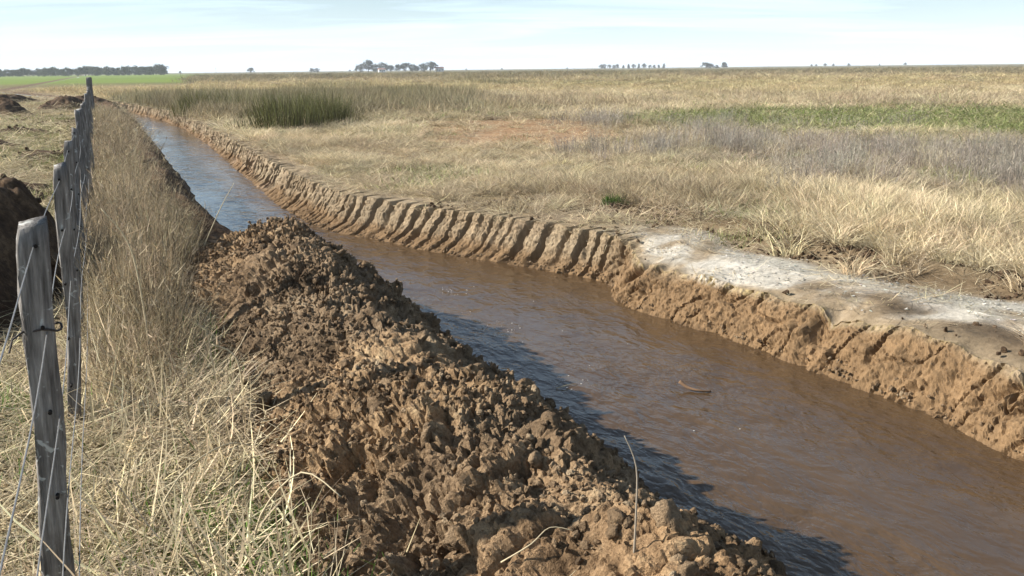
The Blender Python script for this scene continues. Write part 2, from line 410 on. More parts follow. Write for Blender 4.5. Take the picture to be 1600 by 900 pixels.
def heap_pt(a, c):                               # clods stand out square to the slope
    e = 0.06
    gc = (heap_base(a, c + e) - heap_base(a, c - e)) / (2 * e); ga = (heap_base(a + e, c) - heap_base(a - e, c)) / (2 * e)
    l = np.sqrt(1 + gc * gc + ga * ga); d = heap_disp(a, c)
    return c - gc / l * d, a - ga / l * d, heap_base(a, c) + d / l
def heap_z(a, c): return heap_base(a, c) + 0.6 * heap_disp(a, c)

def ground_z(a, c):
    z = field_z(a, c)
    return z

# ------------------------------------------------------------------ field colours (what grows and lies there)
def lerp(A, B, t): return A + (np.asarray(B) - A) * t[..., None]
def px_ground(px, py):
    F = 1400.; x = px - 800; y = 450 - py
    cr, sr = math.cos(-ROLL), math.sin(-ROLL); X = x * cr + y * sr; Y = -x * sr + y * cr
    d = (X, F * math.cos(PITCH) + Y * math.sin(PITCH), -F * math.sin(PITCH) + Y * math.cos(PITCH))
    k = -CAM_H / d[2]; return d[0] * k, d[1] * k
def blob(x, y, cx, cy, rx, ry, rot=0.0, seed=1, e=0.35):
    dx, dy = x - cx, y - cy; c, s = math.cos(rot), math.sin(rot)
    u, v = (dx * c + dy * s) / rx, (-dx * s + dy * c) / ry
    q = np.sqrt(u * u + v * v) + 0.45 * fbm(x * 1.6 / min(rx, ry), y * 1.6 / min(rx, ry), seed, 4)
    return 1 - ss(1 - e, 1 + e, q)
def zones(x, y):
    a, c = to_ac(x, y); r = np.hypot(x, y)
    d = c - (c_right(a) + c_off(a))
    wob = fbm(x / 4, y / 4, 71, 4); wob2 = fbm(x / 18, y / 18, 72, 4)
    Z = {}
    right = (d > 0)
    Z['d'] = d; Z['r'] = r; Z['a'] = a; Z['c'] = c; Z['right'] = right
    sh = .40 * (1 - ss(3.6, 5.2, a))
    Z['crust'] = right * (1 - ss(7.3, 8.6, a + 0.3 * wob)) * ss(-.02, 0.10, d - sh + .18 * fbm(x * 2, y * 2, 70, 3)) * (1 - ss(0.85, 1.25, d - .8 * sh + 0.3 * wob))
    Z['bare'] = right * (1 - ss(1.5, 2.3, d + 0.4 * wob)) * (1 - ss(9, 13, a)) + right * (1 - ss(0.3, 0.7, d + .3 * wob)) * ss(9, 13, a) * (1 - ss(58, 64, a))
    Z['bare'] = np.clip(Z['bare'], 0, 1)
    Z['red'] = blob(x, y, 0.5, 25.5, 3.2, 6.8, 0.0, 73)
    Z['green'] = np.clip(blob(x, y, 15.0, 27.5, 9.5, 7.5, -0.45, 74) + 0.8 * blob(x, y, 10.0, 30, 4.5, 4, -0.3, 75), 0, 1) * right
    g = right * blob(x, y, 9.2, 16.0, 7.4, 4.6, -0.50, 76, 0.35)
    g2 = right * blob(x, y, 6.8, 27.0, 5.0, 3.0, -0.4, 77)
    Z['grey'] = np.clip(g + 0.8 * g2, 0, 1) * (1 - Z['green']) * (.35 + .65 * ss(-.35, .3, fbm(x / 1.9, y / 1.9, 87, 3)))
    Z['olive'] = right * np.clip(blob(x, y, -14, 52, 12, 20, 0.35, 78) + blob(x, y, -5.5, 52, 3.2, 9, 0.2, 79) + ss(0.25, 0.6, wob2) * ss(35, 60, r) + ss(140, 190, r + 40 * wob2), 0, 1)
    Z['yellow'] = right * ss(50, 65, r) * (1 - ss(120, 170, r + 30 * wob2))
    return Z
def field_col(x, y):
    Z = zones(x, y); r, a, c, d = Z['r'], Z['a'], Z['c'], Z['d']
    n = fbm(x * 0.8, y * 0.8, 81, 4); nb = fbm(x / 30, y / 60, 82, 4)
    col = np.zeros(x.shape + (3,)) + np.array([0.225, 0.175, 0.095])
    col = lerp(col, [0.30, 0.235, 0.125], ss(-0.3, 0.4, n))
    col = lerp(col, [0.17, 0.15, 0.075], ss(0.1, 0.5, nb) * ss(20, 60, r))
    col = lerp(col, [0.26, 0.20, 0.13], Z['bare'])
    dk = Z['bare'] * (1 - ss(8, 10, a)) * np.exp(-((d - 1.5 - 0.2 * n) / 0.25) ** 2) * 0.85
    col = lerp(col, [0.12, 0.085, 0.052], dk)
    col = lerp(col, [0.47, 0.44, 0.385], Z['crust'] * .95 * ss(-0.45, 0.15, fbm(x * 3.2, y * 3.2, 83, 5)))
    lowmud = right_mud = Z['right'] * (1 - ss(4.6, 6.0, a)) * np.exp(-((d - 0.30) / 0.25) ** 2) * ss(-0.5, 0.05, fbm(x * 2, y * 2, 84, 4))
    col = lerp(col, [0.075, 0.053, 0.033], lowmud * 0.95)
    col = lerp(col, [0.30, 0.185, 0.105], Z['red'] * 0.9)
    col = lerp(col, [0.145, 0.165, 0.055], Z['green'] * 0.85)
    col = lerp(col, [0.19, 0.165, 0.13], Z['grey'] * 0.7)
    col = lerp(col, [0.14, 0.13, 0.062], Z['olive'] * 0.8)
    # far strips
    far = ss(150, 260, r)
    strip = fbm(x / 400 + 3, y / 90, 85, 4)
    col = lerp(col, [0.15, 0.14, 0.075], far * ss(-0.3, 0.3, strip))
    L = (c < c_left(a))
    col = lerp(col, [0.17, 0.145, 0.075], L * (1 - ss(0.0, 0.5, n)) * 0.9)
    col = lerp(col, [0.125, 0.088, 0.055], L * ss(-0.1, 0.35, fbm(x * 1.2, y * 1.2, 86, 4)) * (1 - ss(30, 60, r)) * 0.8)
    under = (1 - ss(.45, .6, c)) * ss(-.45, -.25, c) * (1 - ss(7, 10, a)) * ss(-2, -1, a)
    col = lerp(col, [.095, .075, .048], under * .85)  # mud darkened under the straw, painting in the shadowed gaps between stalks
    grn = ss(150, 210, r + 12 * nb) * (1 - ss(800, 1100, r))
    col = lerp(col, [0.15, 0.215, 0.04], grn * 0.9 * ss(0.30, 0.38, -x / np.maximum(y, 1) + 0.02 * nb))
    return col

# ------------------------------------------------------------------ terrain meshes
def grow(s0, g, end):
    v = [0.0]; s = s0
    while v[-1] < end: v.append(v[-1] + s); s *= g
    v[-1] = end; return np.array(v)
FAR = 4000.0
al = [-14.0]
while al[-1] < FAR:
    al.append(al[-1] + max(0.05, 0.021 * abs(al[-1])))
al[-1] = FAR; AL = np.array(al)

def terrain_sheet(name, cs, mat):                # cs: (na, nc) across positions
    A = np.repeat(AL[:, None], cs.shape[1], 1)
    z = field_z(A, cs)
    return A, z
off = grow(0.05, 1.031, FAR)
# right field: starts on the strip of soil behind the lip
cs = (c_right(AL) + c_off(AL))[:, None] + 0.5 + off[None, :]
A, z = terrain_sheet('field', cs, GROUND)
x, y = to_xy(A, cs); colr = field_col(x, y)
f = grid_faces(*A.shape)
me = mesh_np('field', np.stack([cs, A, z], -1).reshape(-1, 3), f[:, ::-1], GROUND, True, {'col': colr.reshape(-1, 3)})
tag(obj('ground_right', me, rot=True), 'flat dry field of straw and weeds right of the ditch', kind='structure')
# left field
cs = (c_left(AL) - 0.55)[:, None] - off[None, :]
A, z = terrain_sheet('pasture', cs, GROUND)
z = z - 0.02 * (off[None, :] < 0.02)
x, y = to_xy(A, cs); colr = field_col(x, y)
me = mesh_np('pasture', np.stack([cs, A, z], -1).reshape(-1, 3), f, GROUND, True, {'col': colr.reshape(-1, 3)})
tag(obj('ground_left', me, rot=True), 'trampled pasture left of the ditch', kind='structure')

# right bank: fine strip from behind the lip, down the cut face, under the water
ba = np.concatenate([np.arange(-6, 1.0, 0.06), np.arange(1.0, 2.4, 0.03), np.arange(2.4, 15, 0.0125), np.arange(15, 16, 0.02), np.arange(16, 34, 0.035), np.arange(34, 64, 0.05), np.linspace(64, 130, 160), np.geomspace(133, FAR, 60)])
def bank_mesh():
    nv_top, nv_face, nv_bed = 16, 40, 6
    cr, of = c_right(ba), c_off(ba); dk = depth_k(ba)
    rows = []; cols = []
    A1 = ba
    # groove pattern: tooth marks of the digger, leaning, uneven
    spacing = np.interp(A1, [7, 12, 20, 60], [0.235, 0.21, 0.20, 0.24])
    ph = np.cumsum(np.gradient(A1) / spacing) + 1.7 * fbm(A1 * 0.9, A1 * 0, 91, 3)
    ribk = ss(7.3, 8.2, A1) * (0.75 + 0.35 * fbm(A1 * 0.7, A1 * 0, 99, 2))
    lean = 0.1
    def groove(v):
        p = ph + lean * v + 0.14 * fbm(A1 * 2.2, A1 * 0 + v * 2, 92, 3)
        i = np.floor(p); fr = p - i; wd = 0.08 + 0.09 * _h(i, i * 0, 93)
        g = np.exp(-np.abs((fr - 0.5) / (wd * 1.15)) ** 5) * (0.15 + 1.0 * _h(i, i * 0 + 5, 94))
        sl = (fr - 0.5) * 0.35 * (np.abs(fr - 0.5) < 0.5)   # each rib has a sharper far side
        return g, sl, _h(i + (fr > 0.5), i * 0 + 8, 95)
    def erosion(v):                              # slumped near stretch: fissures and pockets
        p = A1 * 3.1 - 0.9 * v + 0.8 * fbm(A1 * 2, A1 * 0 + v, 96, 3)
        i = np.floor(p); fr = p - i
        return np.exp(-((fr - 0.5) / 0.14) ** 2) * ss(0.45, 0.9, _h(i, i * 0, 97))
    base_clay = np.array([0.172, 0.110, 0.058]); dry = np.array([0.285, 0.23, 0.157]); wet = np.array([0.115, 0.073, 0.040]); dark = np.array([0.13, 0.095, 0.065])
    for k in range(nv_top):                      # flat strip behind the lip, from 0.62 m back to the lip
        q = 1 - k / (nv_top - 1); back = 0.62 * q ** 1.3
        g, sl, rid = groove(0.0)
        cc = cr + of + back
        zz = field_z(A1, cc) - 0.014 * (k == 0) + 0.004
        notch = np.exp(-(back / 0.11) ** 2)
        zz = zz - ribk * g * 0.26 * np.exp(-(back / 0.2) ** 3) - (1 - ribk) * (erosion(0) * 0.14 + .05 * vn(A1 * 6, A1 * 0, 118)) * notch + 0.012 * fbm(A1 * 9, cc * 9, 98, 3)
        lipz = zz
        rows.append((cc, zz * dk)); xx, yy = to_xy(A1, cc); co = field_col(xx, yy); lipcol = co
        co = lerp(co, dry * np.array([1.0, .97, .93]), ss(0.5, 0.0, back) * (0.65 * ribk + 0.1)) if True else co
        cols.append(co)
    ztop = lipz
    bulge = 0.05 * fbm(A1 * 1.4, A1 * 0, 101, 3)
    for k in range(nv_face):
        v = (k + .6) / (nv_face - .4)
        g, sl, rid = groove(v); er = erosion(v)
        st = np.interp(v, [0, .68, 1], [0, .34, 1]); nb_ = np.interp(v, [0, .3, .75, 1], [0, .12, .62, 1]); prof = nb_ + (st - nb_) * ribk * .9
        cc = cr + of * (1 - prof)
        zz = ztop + (WZ - 0.06 - ztop) * (v ** 1.05)
        low = ss(0.8, 1.0, v)
        fade = ss(0.0, 0.06, v) * (1 - 0.75 * ss(0.72, 0.95, v + 0.1 * fbm(A1 * 1.7, A1 * 0, 104, 2)))
        dout = ribk * (-0.30 * g * fade + 0.05 * sl * fade + 0.03 * (rid - 0.5) * fade) \
            + (1 - ribk) * (-0.15 * er * math.sin(math.pi * min(v * 1.3 + 0.1, 1)) + 0.07 * fbm(A1 * 2.4, A1 * 0 + v * 0.9, 102, 3) * math.sin(math.pi * v)) \
            + 0.040 * (1 - .5 * ribk) * fbm(A1 * 6, A1 * 0 + v * 3.0, 103, 5, .6) + 0.016 * fbm(A1 * 22, A1 * 0 + v * 10, 105, 3) + bulge * math.sin(math.pi * v) \
            + 0.030 * blocks(A1 * 4.2 + .5 * v, A1 * 0 + v * 2.0, 106) * (1 - .3 * ribk) * ss(0.1, 0.35, v) + 0.019 * blocks(A1 * 9.5 + 1.2 * v, A1 * 0 + v * 5.2, 116) * (1 - .4 * ribk) + 0.017 * blocks(A1 * 22, A1 * 0 + v * 10, 117) + (1 - ribk) * (.035 * fbm(A1 * 8 - 2 * v, A1 * 0 + v * 1.6, 120, 4, .6) - .05 * np.exp(-((vn(A1 * 5 - 1.2 * v, A1 * 0 + v * 1.2, 123) - .5) / .03) ** 2))
        dout = np.maximum(dout, -.17 - .16 * ribk)
        dout = dout + 0.04 * low * (0.5 + fbm(A1 * 2.2, A1 * 0, 107, 3))
        cc = cc - dout * 0.8; zz = zz + dout * 0.35 * (1 - low)
        cc = cc - (1 - ribk) * 0.05 * math.sin(math.pi * v)
        rows.append((cc, zz * dk))
        co = np.zeros((len(A1), 3)) + base_clay
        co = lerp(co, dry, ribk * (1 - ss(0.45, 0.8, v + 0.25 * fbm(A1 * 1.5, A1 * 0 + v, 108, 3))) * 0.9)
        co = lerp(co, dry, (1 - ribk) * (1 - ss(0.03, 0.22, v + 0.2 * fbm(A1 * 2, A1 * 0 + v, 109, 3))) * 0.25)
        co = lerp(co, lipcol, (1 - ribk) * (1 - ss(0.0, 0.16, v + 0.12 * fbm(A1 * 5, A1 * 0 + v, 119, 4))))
        co = lerp(co, dark, np.clip(ribk * 0.85 * ss(0.2, 0.7, g) * (.4 + .6 * vn(A1 * 3, A1 * 0 + v, 110)), 0, 1))  # slots coloured darker: damp soil, with extra shade painted into the gaps
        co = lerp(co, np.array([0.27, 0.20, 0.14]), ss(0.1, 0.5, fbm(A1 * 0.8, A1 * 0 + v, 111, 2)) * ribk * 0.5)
        co = lerp(co, wet, ss(0.84, 0.93, v + 0.05 * fbm(A1 * 4, A1 * 0, 112, 3)) * np.ones_like(A1))
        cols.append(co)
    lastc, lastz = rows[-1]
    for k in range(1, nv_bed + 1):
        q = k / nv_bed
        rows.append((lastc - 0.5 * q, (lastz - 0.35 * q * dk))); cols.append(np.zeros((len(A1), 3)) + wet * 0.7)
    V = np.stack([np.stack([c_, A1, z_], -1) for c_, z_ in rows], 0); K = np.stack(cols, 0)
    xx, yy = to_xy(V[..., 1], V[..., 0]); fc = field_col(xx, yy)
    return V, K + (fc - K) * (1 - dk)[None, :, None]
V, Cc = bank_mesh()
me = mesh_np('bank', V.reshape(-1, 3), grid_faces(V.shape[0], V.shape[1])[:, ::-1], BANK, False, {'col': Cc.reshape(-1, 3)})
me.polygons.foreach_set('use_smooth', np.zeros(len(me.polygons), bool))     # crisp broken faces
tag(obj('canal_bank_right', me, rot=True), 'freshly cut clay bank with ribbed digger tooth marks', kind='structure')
bed_edge = V[-1]

# left bank, mostly behind heaps and grass
def left_bank():
    cl = c_left(ba); dk = depth_k(ba); rows = []
    for k in range(16):
        v = k / 15
        cc = cl - 0.58 * (1 - v) ** 1.6 + 0.05 * fbm(ba * 3, ba * 0 + v * 2, 121, 3) * (0 < v) 
        zz = (WZ - 0.1) * v ** 1.5 + 0.04 * fbm(ba * 4, ba * 0 + v * 3, 122, 3) * (0 < v < 1)
        if k == 0: cc = cl - 0.58
        rows.append(np.stack([cc, ba, np.where(zz < 0, zz * dk, zz) + (0.01 if k == 0 else 0)], -1))
    l = rows[-1]
    rows.append(np.stack([(l[:, 0] * 0.7 + bed_edge[:, 0] * 0.3), ba, -0.9 * dk], -1))
    rows.append(np.stack([(l[:, 0] * 0.3 + bed_edge[:, 0] * 0.7), ba, -0.92 * dk], -1))
    rows.append(bed_edge)
    return np.stack(rows, 0)
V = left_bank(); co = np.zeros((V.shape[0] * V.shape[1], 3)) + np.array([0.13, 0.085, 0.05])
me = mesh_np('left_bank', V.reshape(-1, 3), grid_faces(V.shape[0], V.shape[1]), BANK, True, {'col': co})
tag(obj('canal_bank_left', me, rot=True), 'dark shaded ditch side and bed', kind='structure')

# water
wa = np.concatenate([np.arange(-6, 16, 0.05), np.arange(16, 60, 0.15), np.linspace(60, 66, 20)])
nc = 60; q = np.linspace(0, 1, nc)
L_, R_ = c_left(wa) - 0.12, c_right(wa) + 0.16
C_ = L_[:, None] + (R_ - L_)[:, None] * q[None, :]; A_ = np.repeat(wa[:, None], nc, 1)
wz = WZ + 0.006 * fbm(A_ * 1.1 + C_ * 0.6, C_ * 2.0, 131, 3) + 0.0025 * fbm(A_ * 5, C_ * 7, 132, 2)
me = mesh_np('water', np.stack([C_, A_, wz], -1).reshape(-1, 3), grid_faces(len(wa), nc)[:, ::-1], WATER, True)
tag(obj('canal_water', me, rot=True), 'muddy brown water flowing down the ditch', kind='structure')

# ------------------------------------------------------------------ spoil heap beside the ditch
ha = [-2.5]
while ha[-1] < 9.9: ha.append(ha[-1] + max(0.0075, 0.0036 * abs(ha[-1])) if ha[-1] > 0.8 else ha[-1] + 0.03)
ha = np.array(ha)
hc = np.concatenate([np.arange(0.22, 0.6, 0.012), np.arange(0.6, 1.85, 0.0085), np.arange(1.85, 2.62, 0.013)])
A_, C_ = np.meshgrid(ha, hc, indexing='ij')
Cp, Ap, hz = heap_pt(A_, C_)
hx, hy = to_xy(A_, C_)
tb = ss(0.25, 0.6, vn(A_ * 0.8, C_ * 1.1, 61)); tn = 1 - ss(1.8, 3.2, A_ + 0.6 * fbm(A_, C_, 62, 2))
tint = np.zeros(A_.shape + (3,)) + np.array([0.80, 0.80, 0.80])
tint = lerp(tint, [1.16, 1.10, 1.0], tb)
tint = lerp(tint, [1.10, 0.99, 0.86], tn * 0.8)
me = mesh_np('spoil', np.stack([Cp, Ap, hz], -1).reshape(-1, 3), grid_faces(len(ha), len(hc))[:, ::-1], SOIL, True, {'tint': tint.reshape(-1, 3)})
me.polygons.foreach_set('use_smooth', np.zeros(len(me.polygons), bool))
heap = obj('spoil_heap', me, rot=True)
tag(heap, 'long crumbly brown heap of dug soil between the straw and the water', 'soil heap')

import bmesh
def clod_mesh(name, seed, sub, mat):
    bm = bmesh.new(); bmesh.ops.create_icosphere(bm, subdivisions=sub, radius=1.0)
    r = random.Random(seed); sx, sy, sz = r.uniform(.8, 1.25), r.uniform(.75, 1.1), r.uniform(.6, .95)
    planes = [(Vector((r.gauss(0, 1), r.gauss(0, 1), r.gauss(0, 1))).normalized(), r.uniform(.5, .9)) for _ in range(11)]
    from mathutils import noise as mn
    for v in bm.verts:
        p = v.co.copy(); d = p.normalized()
        k = 1.0
        for nrm, h in planes:
            t = d.dot(nrm)
            if t > h: k = min(k, h / t)
        k *= 1 + 0.25 * mn.noise(d * 2.3 + Vector((seed * 3.1, 0, 0))) + 0.16 * mn.noise(d * 5.2 + Vector((0, seed * 1.7, 0))) + 0.16 * mn.noise(d * 11 + Vector((0, 0, seed * 1.3)))
        v.co = Vector((d.x * k * sx, d.y * k * sy, d.z * k * sz))
    me = bpy.data.meshes.new(name); bm.to_mesh(me); bm.free(); me.materials.append(mat)
    me.polygons.foreach_set('use_smooth', np.full(len(me.polygons), sub > 2)); return me
CLODS = [clod_mesh('clod', i, 3, CLOD) for i in range(9)]
CRUMB = [clod_mesh('crumb', 20 + i, 2, CLOD) for i in range(6)]
DCLOD = [clod_mesh('dark_clod', 40 + i, 3, DARK) for i in range(4)]
# the 300 largest clods are pieces of the heap
n = 300
aa = 1.35 + (8.9 - 1.35) * RNG.random(n) ** 1.25; cc = RNG.uniform(0.55, 2.0, n)
cc = np.where(RNG.random(n) < 0.35, 1.36 + RNG.normal(0, 0.2, n), cc); cc = np.clip(cc, 0.52, 2.1)
sz = 0.012 + 0.040 * RNG.random(n) ** 3.0 + 0.0025 * aa; cc, aa, z0 = heap_pt(aa, cc)
for i in range(n):
    o = bpy.data.objects.new('clod', CLODS[i % len(CLODS)]); link(o, heap)
    o.location = (cc[i], aa[i], z0[i] + sz[i] * 0.05); s = sz[i]
    o.scale = (s, s, s * 0.9); o.rotation_euler = (RNG.uniform(0, 6.3), RNG.uniform(0, 6.3), RNG.uniform(0, 6.3))

# ------------------------------------------------------------------ scattering (geometry nodes) for what nobody could count
PROTO = {}
def proto_collection(name, meshes):
    c = bpy.data.collections.new(name)
    for i, me in enumerate(meshes): c.objects.link(bpy.data.objects.new(name + '_%02d' % i, me))
    PROTO[name] = c; return c
def scatter(name, coll, pts, rot, scl, colr, real=False, parent=None, label=None, local=False):
    n = len(pts); me = bpy.data.meshes.new(name); me.vertices.add(n)
    me.vertices.foreach_set('co', np.asarray(pts, np.float32).ravel())
    def at(nm, ty, key, arr):
        t = me.attributes.new(nm, ty, 'POINT'); t.data.foreach_set(key, np.ascontiguousarray(arr, np.float32).ravel())
    at('rot', 'FLOAT_VECTOR', 'vector', rot); at('scl', 'FLOAT_VECTOR', 'vector', scl)
    at('col', 'FLOAT_COLOR', 'color', np.hstack([colr, np.ones((n, 1))]))
    ii = me.attributes.new('idx', 'INT', 'POINT'); ii.data.foreach_set('value', RNG.integers(0, 1000, n).astype(np.int32))
    o = obj(name, me, parent)
    g = bpy.data.node_groups.new(name, 'GeometryNodeTree')
    g.interface.new_socket('Geometry', in_out='INPUT', socket_type='NodeSocketGeometry')
    g.interface.new_socket('Geometry', in_out='OUTPUT', socket_type='NodeSocketGeometry')
    gi, go = g.nodes.new('NodeGroupInput'), g.nodes.new('NodeGroupOutput')
    iop = g.nodes.new('GeometryNodeInstanceOnPoints'); ci = g.nodes.new('GeometryNodeCollectionInfo')
    ci.inputs['Collection'].default_value = coll; ci.inputs['Separate Children'].default_value = True; ci.inputs['Reset Children'].default_value = True
    def na(nm, ty):
        a = g.nodes.new('GeometryNodeInputNamedAttribute'); a.data_type = ty; a.inputs['Name'].default_value = nm; return a.outputs[0]
    e2r = g.nodes.new('FunctionNodeEulerToRotation'); g.links.new(na('rot', 'FLOAT_VECTOR'), e2r.inputs[0])
    g.links.new(gi.outputs[0], iop.inputs['Points']); g.links.new(ci.outputs[0], iop.inputs['Instance'])
    iop.inputs['Pick Instance'].default_value = True; g.links.new(na('idx', 'INT'), iop.inputs['Instance Index'])
    g.links.new(e2r.outputs[0], iop.inputs['Rotation']); g.links.new(na('scl', 'FLOAT_VECTOR'), iop.inputs['Scale'])
    if real:                                     # dense overlapping stands render faster as one mesh
        rl = g.nodes.new('GeometryNodeRealizeInstances'); sm = g.nodes.new('GeometryNodeSetMaterial'); sm.inputs['Material'].default_value = BLADE_R
        g.links.new(iop.outputs[0], rl.inputs[0]); g.links.new(rl.outputs[0], sm.inputs[0]); g.links.new(sm.outputs[0], go.inputs[0])
    else: g.links.new(iop.outputs[0], go.inputs[0])
    md = o.modifiers.new('scatter', 'NODES'); md.node_group = g
    tag(o, label, kind='stuff'); return o

# crumbs over the heap
proto_collection('crumb', CRUMB)
n = 27000
aa = 1.2 + (9.2 - 1.2) * RNG.random(n) ** 1.15; cc = RNG.uniform(0.34, 2.25, n)
k = vn(aa * 2.2, cc * 2.2, 141) + 0.3 * RNG.random(n) > 0.50; aa, cc = aa[k], cc[k]; n = len(aa)
s = 0.004 + 0.012 * RNG.random(n) ** 2.4 + 0.0007 * aa
cq, aq, zq = heap_pt(aa, cc)
cr_o = scatter('crumbs', PROTO['crumb'], np.stack([cq, aq, zq + s * 0.3], -1), RNG.uniform(0, 6.28, (n, 3)), np.stack([s, s, s * .85], -1), np.ones((n, 3)), parent=heap)

# --- grass tuft shapes
def strip_proto(name, fn, count):
    ms = []
    for i in range(count):
        v, f = fn(np.random.default_rng(100 + i * 7 + sum(map(ord, name))))
        ms.append(mesh_np(name, v, f, BLADE, False))
    return proto_collection(name, ms)
def tussock(r):                                  # arching dead grass, unit height about 0.4
    n = 64; an = r.uniform(0, 6.28, n); rr = 0.10 * np.sqrt(r.random(n))
    b = np.stack([np.cos(an) * rr, np.sin(an) * rr, np.zeros(n)], -1)
    return blades(b, an + r.normal(0, .7, n), r.uniform(.05, .75, n), r.uniform(.2, .5, n), r.uniform(.3, 1.9, n), r.uniform(.004, .009, n), 3, r.uniform(0, 6.28, n))
def litter(r):                                   # fallen straw
    n = 40; b = np.stack([r.normal(0, .16, n), r.normal(0, .16, n), r.uniform(.0, .05, n)], -1)
    return blades(b, r.uniform(0, 6.28, n), r.uniform(1.2, 1.65, n), r.uniform(.08, .32, n), r.normal(0, .35, n), r.uniform(.003, .007, n), 3)
def stalks(r):                                   # longer loose stems leaning every way, some kinked
    n = 22; b = np.stack([r.normal(0, .14, n), r.normal(0, .14, n), r.uniform(-.02, .04, n)], -1)
    return blades(b, r.uniform(0, 6.28, n), np.where(r.random(n) < .06, r.uniform(.1, .7, n), r.uniform(1.1, 1.66, n)), r.uniform(.15, .5, n), r.normal(.1, .45, n), r.uniform(.006, .0115, n), 4, r.uniform(0, 6.28, n))
def fine(r):                                     # upright branching dead weed
    V, F, off_ = [], [], 0
    n = 34; an = r.uniform(0, 6.28, n); rr = 0.16 * np.sqrt(r.random(n))
    b = np.stack([np.cos(an) * rr, np.sin(an) * rr, np.zeros(n)], -1); L = r.uniform(.28, .62, n)
    yaw = an + r.normal(0, 1, n); ln = r.uniform(0, .35, n)
    v, f = blades(b, yaw, ln, L, r.uniform(-.1, .4, n), r.uniform(.003, .0055, n), 3, r.uniform(0, 6.28, n)); V.append(v); F.append(f); off_ += len(v)
    m = 80; j = r.integers(0, n, m); t = r.uniform(.3, 1, m)
    p = b[j] + np.stack([np.cos(yaw[j]) * np.sin(ln[j]), np.sin(yaw[j]) * np.sin(ln[j]), np.cos(ln[j])], -1) * (L[j] * t)[:, None]
    v, f = blades(p, r.uniform(0, 6.28, m), r.uniform(.3, 1.2, m), r.uniform(.03, .13, m), r.uniform(-.4, .6, m), r.uniform(.003, .008, m), 2, r.uniform(0, 6.28, m))
    V.append(v); F.append(f + off_)
    return np.vstack(V), np.vstack(F)
def clump(r):                                    # wide dense stand for the distance, unit height about 0.8
    n = 100; b = np.stack([r.normal(0, .32, n), r.normal(0, .32, n), np.zeros(n)], -1)
    return blades(b, r.uniform(0, 6.28, n), r.uniform(.0, .4, n), r.uniform(.35, .9, n), r.uniform(0, .9, n), r.uniform(.01, .024, n), 3, r.uniform(0, 6.28, n))
def short(r):                                    # low green sward
    n = 90; b = np.stack([r.normal(0, .12, n), r.normal(0, .12, n), np.zeros(n)], -1)
    return blades(b, r.uniform(0, 6.28, n), r.uniform(.1, .9, n), r.uniform(.03, .1, n), r.uniform(0, .9, n), r.uniform(.003, .006, n), 2, r.uniform(0, 6.28, n))
for nm, fn, k in (('tussock', tussock, 7), ('litter', litter, 6), ('stalks', stalks, 9), ('fine', fine, 6), ('clump', clump, 6), ('short', short, 4)):
    strip_proto(nm, fn, k)

STRAW, STRAWD, GREYW, OLIVE, GREEN, BROWN, YEL = [np.array(q) for q in
    ((.64, .535, .35), (.41, .335, .215), (.295, .262, .215), (.235, .205, .12), (.17, .22, .06), (.28, .215, .13), (.47, .39, .21))]
def vary(n, k=0.16): return np.clip(1 + RNG.normal(0, k, (n, 1)), .45, 1.6) * (1 + RNG.normal(0, .03, (n, 3)))
def put(name, proto, x, y, h, w, colr, label, dz=0.0, tilt=0.12, zfun=None, real=False):
    n = len(x); a, c = to_ac(x, y); z = (field_z(a, c) if zfun is None else zfun(a, c)) + dz
    rot = np.stack([RNG.normal(0, tilt, n), RNG.normal(0, tilt, n), RNG.uniform(0, 6.28, n)], -1)
    return scatter(name, PROTO[proto], np.stack([x, y, z], -1), rot, np.stack([w, w, h], -1), colr * vary(n), label=label, real=real)
def polar(n, r0, r1, az0, az1, pw=1.0):
    r = r0 * (r1 / r0) ** (RNG.random(n) ** pw); az = np.radians(RNG.uniform(az0, az1, n)); return r * np.sin(az), r * np.cos(az)

# right field: tussocks, weeds, sward, distance stands
x, y = polar(42000, 4.5, 75, -40, 44); Z = zones(x, y)
keep = np.maximum(Z['right'] * (Z['d'] > 0.25), Z['a'] > 67); ptc = fbm(x / 1.3, y / 1.3, 151, 3); pat2 = fbm(x / 5, y / 5, 152, 3)
dens = (1 - 0.97 * Z['bare']) * (1 - 0.97 * Z['crust']) * (1 - 0.96 * Z['red']) * (1 - 0.8 * Z['green']) * (1 - 0.5 * Z['grey']) * np.clip(0.72 + 1.0 * ptc, .06, 1)
k = (keep * dens) > RNG.random(len(x)); xs, ys = x[k], y[k]; Zk = {q: v[k] for q, v in Z.items()}; p1, p2 = ptc[k], pat2[k]; m = len(xs)
h = (0.62 + 0.45 * np.clip(p1, -1, 1) + 0.25 * RNG.random(m)) * (1 - 0.45 * Zk['green']) * (0.65 + 0.35 * ss(1.4, 3.0, Zk['d']))
h = np.clip(h, .25, 1.5) * (1 - .3 * ss(8, 16, Zk['r'])) * (1 - .4 * blob(xs, ys, .5, 18, 4, 5, 0, 88)); w = (0.8 + 0.5 * RNG.random(m)) * np.clip(Zk['r'] / 16, 1, 2.6)
cl = lerp(np.tile(STRAW, (m, 1)), STRAWD, ss(-.1, .5, p2)); cl = lerp(cl, OLIVE * 1.15, np.clip(Zk['olive'] * .75 + .6 * ss(.1, .5, fbm(xs / 3.1, ys / 3.1, 157, 3)) * ss(6, 12, Zk['r']), 0, .9)); cl = lerp(cl, GREEN * 1.1, Zk['green'] * .55)
cl = lerp(cl, GREYW, Zk['grey'] * .6); cl = lerp(cl, BROWN, Zk['red'] * .5)
put('dry_grass', 'tussock', xs, ys, h, w, cl, 'straw coloured dead grass covering the field beyond the bank', zfun=field_z)
